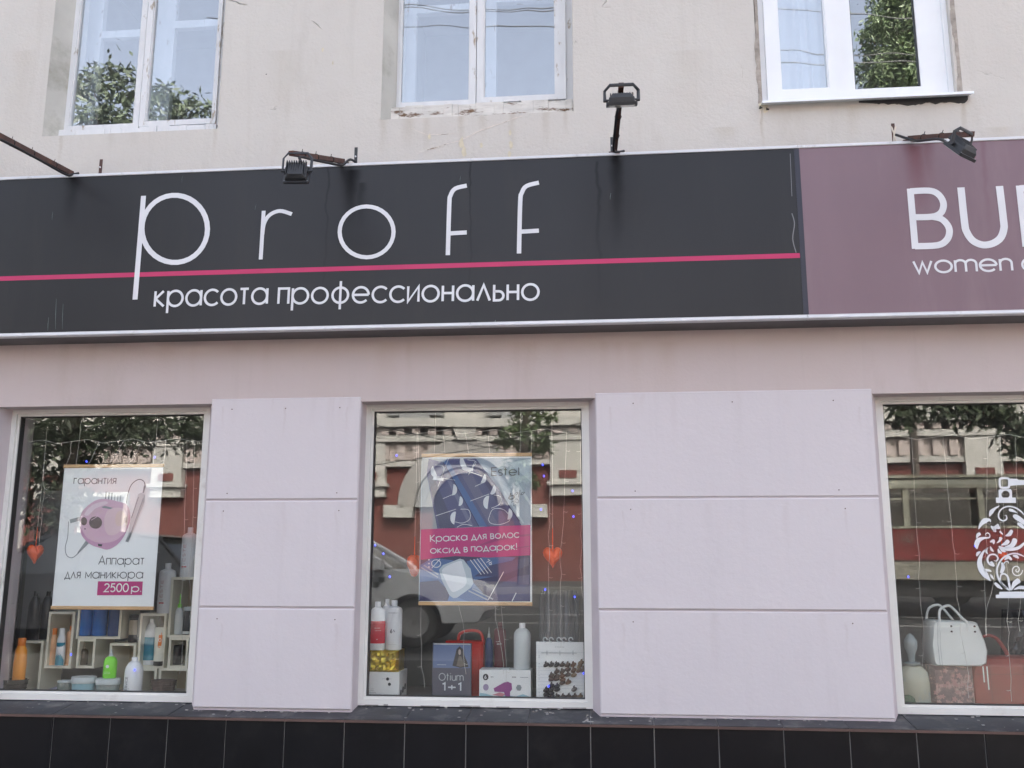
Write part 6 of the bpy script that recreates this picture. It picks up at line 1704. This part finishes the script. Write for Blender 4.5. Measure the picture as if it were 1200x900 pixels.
tree('broad dense tree mirrored in the left windows', pA.x-.1, pA.y, .4, 8.6, 5.1, 1.75, 3.5, 9500, m_leafA, .16, 0, 3, .16, [M(a_, b_, 8+random.uniform(-.5, .5)) for a_, b_ in ((98, 105), (112, 92), (140, 88), (150, 112), (104, 138), (125, 128), (150, 140), (182, 122), (200, 112), (215, 128), (240, 128), (205, 140), (120, 150), (20, 505), (45, 500), (75, 500), (110, 508), (135, 500), (30, 540), (60, 560), (100, 540), (30, 590), (60, 610), (50, 650), (85, 580), (160, 498), (185, 495), (222, 492), (232, 505))], .22, 4300)
pB = M(1056, 300, 19.0)
tree('tall light green tree mirrored in the plastic window', pB.x-.1, pB.y, .9, 17.0, 13.6, 1.0, 4.4, 13000, m_leafB, .17, .5, 5, .12, [M(a_, b_, 19+random.uniform(-.5, .5)) for a_, b_ in ((1035, 8), (1058, 5), (1078, 15), (1040, 35), (1062, 40), (1082, 45), (1025, 62), (1050, 62), (1075, 70), (1015, 90), (1035, 95), (1060, 92), (1080, 98), (1070, 25))], .42, 7500)
pC = M(613, 540, 21)
tree('slim young tree mirrored right of the doorway', pC.x, pC.y, .9, 7.2, 4.6, .75, 2.3, 2600, m_leafB, .22, .1, 8)
pD = M(1180, 470, 10)
tree('low branched tree mirrored at the right edge', pD.x+.9, pD.y, .5, 6.4, 5.2, 1.5, 1.2, 5000, m_leafA, .2, .1, 11, .12, [M(a_, b_, 10) for a_, b_ in ((1100, 474), (1125, 478), (1150, 474), (1172, 482), (1195, 500), (1198, 520), (1060, 480))], .2, 1100)

# overhead wires
def wires(lab, pts_list, nm='overhead_wires'):
    t = thing(nm, lab, 'wires', (0, -9, 6))
    mb = MB()
    for a, b, sag in pts_list:
        a, b = Vector(a), Vector(b)
        mb.tube([a+(b-a)*i/16-Vector((0, 0, sag*4*(i/16)*(1-i/16))) for i in range(17)], .009, 5)
    P(mb, 'wire', m_cable, t)
wl = []
for pxa, pya, pxb, pyb, d, sag in ((455, 2, 655, 6, 9, .15), (455, 6, 655, 10, 9.2, .12), (455, 24, 655, 22, 9, .25), (905, 66, 975, 68, 9, .02), (905, 80, 975, 80, 9, .02), (994, 22, 1080, 28, 9, .03)):
    a, b = M(pxa, pya, d), M(pxb, pyb, d); e = (b-a).normalized()
    wl.append((a-e*3, b+e*3, sag*.6))
wires('dark overhead street cables mirrored in the upper windows', wl)
wl = []
for pxa, pya, pxb, pyb, d in ((436, 497, 560, 520, 11), (560, 520, 690, 490, 11), (436, 545, 690, 500, 12), (20, 495, 240, 520, 11), (1033, 480, 1200, 500, 11)):
    a, b = M(pxa, pya, d), M(pxb, pyb, d); wl.append((a, b+(b-a)*.3, .05))
wires('pale contact wires of the tram line mirrored in the shop glass', wl, 'tram_wires')

# tram
TD = 12.0
m_tred = mat('tram_red_paint', (.29, .03, .028), .35, .08, 2, col2=(.2, .03, .03))
m_tcream = mat('tram_cream_paint', (.48, .48, .38), .45, .12, 3, col2=(.3, .27, .2), c2scale=6)
m_skirt = mat('tram_dusty_skirt', (.33, .32, .26), .7, .15, 3, col2=(.15, .12, .1), c2scale=8)
ta = M(975, 620, TD); ty = ta.y
def tz(py): return M(1100, py, TD).z
def tx(px): return M(px, 620, TD).x
tL = 14.5
tr = thing('tram', 'old tram with red sides and cream roof, mirrored in the handbag window', 'tram', (ta.x, ty, .62))
def T(mbb, nm, m_, sm=False): return P(mbb, nm, m_, tr, sm)
x0t, x1t = ta.x, ta.x+tL
zr0, zr1, zw0, zw1, zs0 = tz(570), tz(578), tz(616), tz(600), tz(658)
ztop, zwt, zbelt, zred, zsk = tz(553), tz(571), tz(618), tz(657), tz(680)
T(MB().box(x0t, x1t, ty-2.4, ty, zred, zbelt), 'body_side', m_tred)
T(MB().box(x0t+.1, x1t-.1, ty-2.36, ty-.04, zsk, zred-.001), 'skirt', m_skirt)
mb = MB(); prof = [(0, 0), (.02, .06), (.12, .13), (.4, .20), (1.2, .24), (2.0, .20), (2.28, .13), (2.38, .06), (2.4, 0)]
for x in (x0t-.03, x1t+.03): mb.v += [(x, ty-a, zwt+.001+b) for a, b in prof]
n = len(prof)
for i in range(n-1): mb.f.append((i, i+1, n+i+1, n+i))
mb.f += [tuple(range(n)), tuple(range(2*n-1, n-1, -1)), (0, n, 2*n-1, n-1)]
T(mb, 'roof', m_tcream)
T(MB().box(x0t, x1t, ty-.01, ty+.03, zwt-.01, zwt+.05).box(x0t, x1t, ty-.02, ty+.025, zbelt-.02, zbelt+.02).box(x0t, x1t, ty-.34, ty-.2, zwt+.19, zwt+.24), 'rain_gutter', m_tcream)
T(MB().box(x0t+.1, x1t-.1, ty-1.4, ty-1.3, zbelt, zwt), 'seat_row', m_dark)
pitch = tx(1108)-tx(1070)
x = x0t
for i in range(12):
    T(MB().box(x, x+.10, ty-.08, ty, zbelt+.021, zwt-.011).box(x, x+.10, ty-2.4, ty-2.32, zbelt+.021, zwt-.011), 'pillar', m_tcream)
    if x+.1+1.1 < x1t:
        wfr = T(MB().box(x+.101, x+1.20, ty-.05, ty-.03, zwt-.2, zwt-.17), 'window_bar', m_tcream)
        P(MB().box(x+.101, x+1.20, ty-.045, ty-.041, zbelt+.022, zwt-.012), 'pane', m_glass, wfr)
        P(MB().box(x+.101, x+1.20, ty-2.36, ty-2.35, zbelt+.022, zwt-.012), 'far_pane', m_dglass, wfr)
    x += 1.21
T(MB().box(x0t-.01, x0t, ty-2.3, ty-.1, zbelt, zwt), 'windscreen', m_dglass)
mb = MB()
for xx in (x0t+2, x0t+3.6, x1t-3.6, x1t-2): mb.lathe([(.33, 0), (.35, .03), (.35, .1), (.33, .13)], (0, 0, 0), 16)
for k, xx in enumerate((x0t+2, x0t+3.6, x1t-3.6, x1t-2)):
    for i in range(16*4):
        v = mb.v[k*64+i]; mb.v[k*64+i] = (xx+v[0], ty-.5+v[2], zsk-.16+v[1]*.8)
T(mb, 'wheel', m_gasket)
T(MB().box(x0t+.8, x1t-.8, ty-2.1, ty-.25, zsk-.28, zsk+.02), 'underframe', m_gasket)
text(tr, '1241', (tx(1052)-.02, tz(634)), (tx(1070), tz(634)), -.0, m_skirt, .1, .3, ty) if False else None
mbt = MB(); tw_, stt = text_strokes('1241', .3)
xr_, wch = tx(1071), tx(1071)-tx(1052)
for cl, pts in stt: mbt.v, mbt.f = mbt.v, mbt.f; mbt.ribbon([(xr_-p[0]/tw_*wch, tz(635)+p[1]*.09) for p in pts], .016, ty+.002, cl)
T(mbt, 'fleet_number', m_skirt)

# cars
def car(lab, cx, y, z, paint, taxi=False, flip=1):
    """side outline along x, centre cx, near side at y (towards the shop)"""
    t = thing('parked_car', lab, 'car', (cx, y-.85, z), 'cars standing by the kerb')
    wr = .31; W1, W2 = -1.28, 1.28
    def arch(wc): return [(wc+.37*cos(radians(a)), .30+.37*sin(radians(a))) for a in range(180, -1, -20)]
    low = [(-2.05, .32)]+[p for p in arch(W1) if p[1] >= .29]+[p for p in arch(W2) if p[1] >= .29]+[(2.08, .32)]
    outl = low+[(2.16, .45), (2.12, .68), (1.95, .80), (1.0, .96), (-1.5, .98), (-2.08, .93), (-2.15, .6)]
    def fl(p): return [(flip*a, b) for a, b in p]
    mb = MB(); pts = fl(outl); n = len(pts)
    for yy, s in ((-.84, .97), (-.78, 1), (.78, 1), (.84, .97)): mb.v += [(a, yy, .6+(b-.6)*s) for a, b in pts]
    for k in range(3):
        for i in range(n): j = (i+1) % n; mb.f.append((k*n+i, k*n+j, (k+1)*n+j, (k+1)*n+i))
    mb.f += [tuple(range(n)), tuple(range(4*n-1, 3*n-1, -1))]
    mb.build('body', paint, t, True)
    gh = [(-1.75, .975), (-1.25, 1.40), (-.8, 1.46), (.15, 1.45), (.98, .965)]
    mb = MB(); pts = fl(gh); n = len(pts)
    for yy in (-1, 1): mb.v += [(a, yy*(.80 if b < 1 else .60), b-.015) for a, b in pts]
    for i in range(n): j = (i+1) % n; mb.f.append((i, j, n+j, n+i))
    mb.f += [tuple(range(n)), tuple(range(2*n-1, n-1, -1))]
    mb.build('cabin_glass', m_dglass, t)
    mb = MB()
    rf = fl([(-1.3, 1.42), (-.8, 1.475), (.15, 1.465), (.22, 1.44)])
    for yy in (-.6, .6): mb.v += [(a, yy, b) for a, b in rf]
    for i in range(3): mb.f.append((i, i+1, 5+i, 4+i))
    mb.v += [(a, yy, b-.03) for yy in (-.6, .6) for a, b in rf]
    for i in range(3): mb.f += [(8+i, 9+i, 13+i, 12+i), (i, i+1, 9+i, 8+i), (4+i, 5+i, 13+i, 12+i)]
    mb.build('roof', paint, t)
    mb = MB()
    for s in (-1, 1):
        for a, b in (((.98, .97), (.17, 1.45)), ((-1.75, .97), (-1.25, 1.41)), ((-.3, .97), (-.35, 1.45))):
            mb.bar((flip*a[0], s*.805, a[1]), (flip*b[0], s*.605, b[1]), .03, n=6)
    mb.build('pillar', paint, t)
    for wc in (W1, W2):
        for s in (-1, 1):
            mb = MB().lathe([(.2, 0), (wr-.02, 0), (wr, .03), (wr, .17), (wr-.02, .2), (.2, .2)], n=22)
            mb.v = [(flip*wc+v[0], s*.66+(v[2]-.1), wr+v[1]) for v in mb.v]; wh = mb.build('wheel', m_gasket, t)
            mb = MB().lathe([(.03, 0), (.19, .012), (.2, .0)], n=12); mb.v = [(flip*wc+v[0], s*(.765+v[2]), wr+v[1]) for v in mb.v]; mb.build('rim', m_steel, wh)
    for s in (-1, 1):
        mb = MB().box(min(flip*1.95, flip*2.14), max(flip*1.95, flip*2.14), s*.6-.16, s*.6+.16, .62, .76); mb.build('headlight', m_lens, t)
        MB().box(min(flip*.75, flip*.9), max(flip*.75, flip*.9), s*.93-.09, s*.93+.09, .95, 1.07).build('door_mirror', paint, t)
    mb = MB()
    for s in (-1, 1): mb.box(-.32, -.31, s*.846-.002, s*.846+.002, .36, .95)
    mb.build('door_gap', m_gasket, t)
    if taxi:
        mb = MB()
        for i in range(12):
            x = .1+.07*i
            mb.box(flip*x-.035, flip*x+.035, .842, .847, .74+(.06 if i % 2 else 0), .80+(.06 if i % 2 else 0))
        mb.build('checker_strip', m_dark, t)
    return t
m_silver = mat('silver_car_paint', (.52, .54, .56), .3, .04, metal=.3)
m_blackp = mat('dark_car_paint', (.03, .032, .036), .2, .05)
c1 = M(484, 700, 7.2)
car('silver taxi with a checker strip, mirrored at the left of the middle window', c1.x-1.28, c1.y, .42, m_silver, True)
c2 = M(165, 700, 6.6)
car('dark car mirrored in the manicure window', c2.x-1.2, c2.y, .36, m_blackp, False, -1)
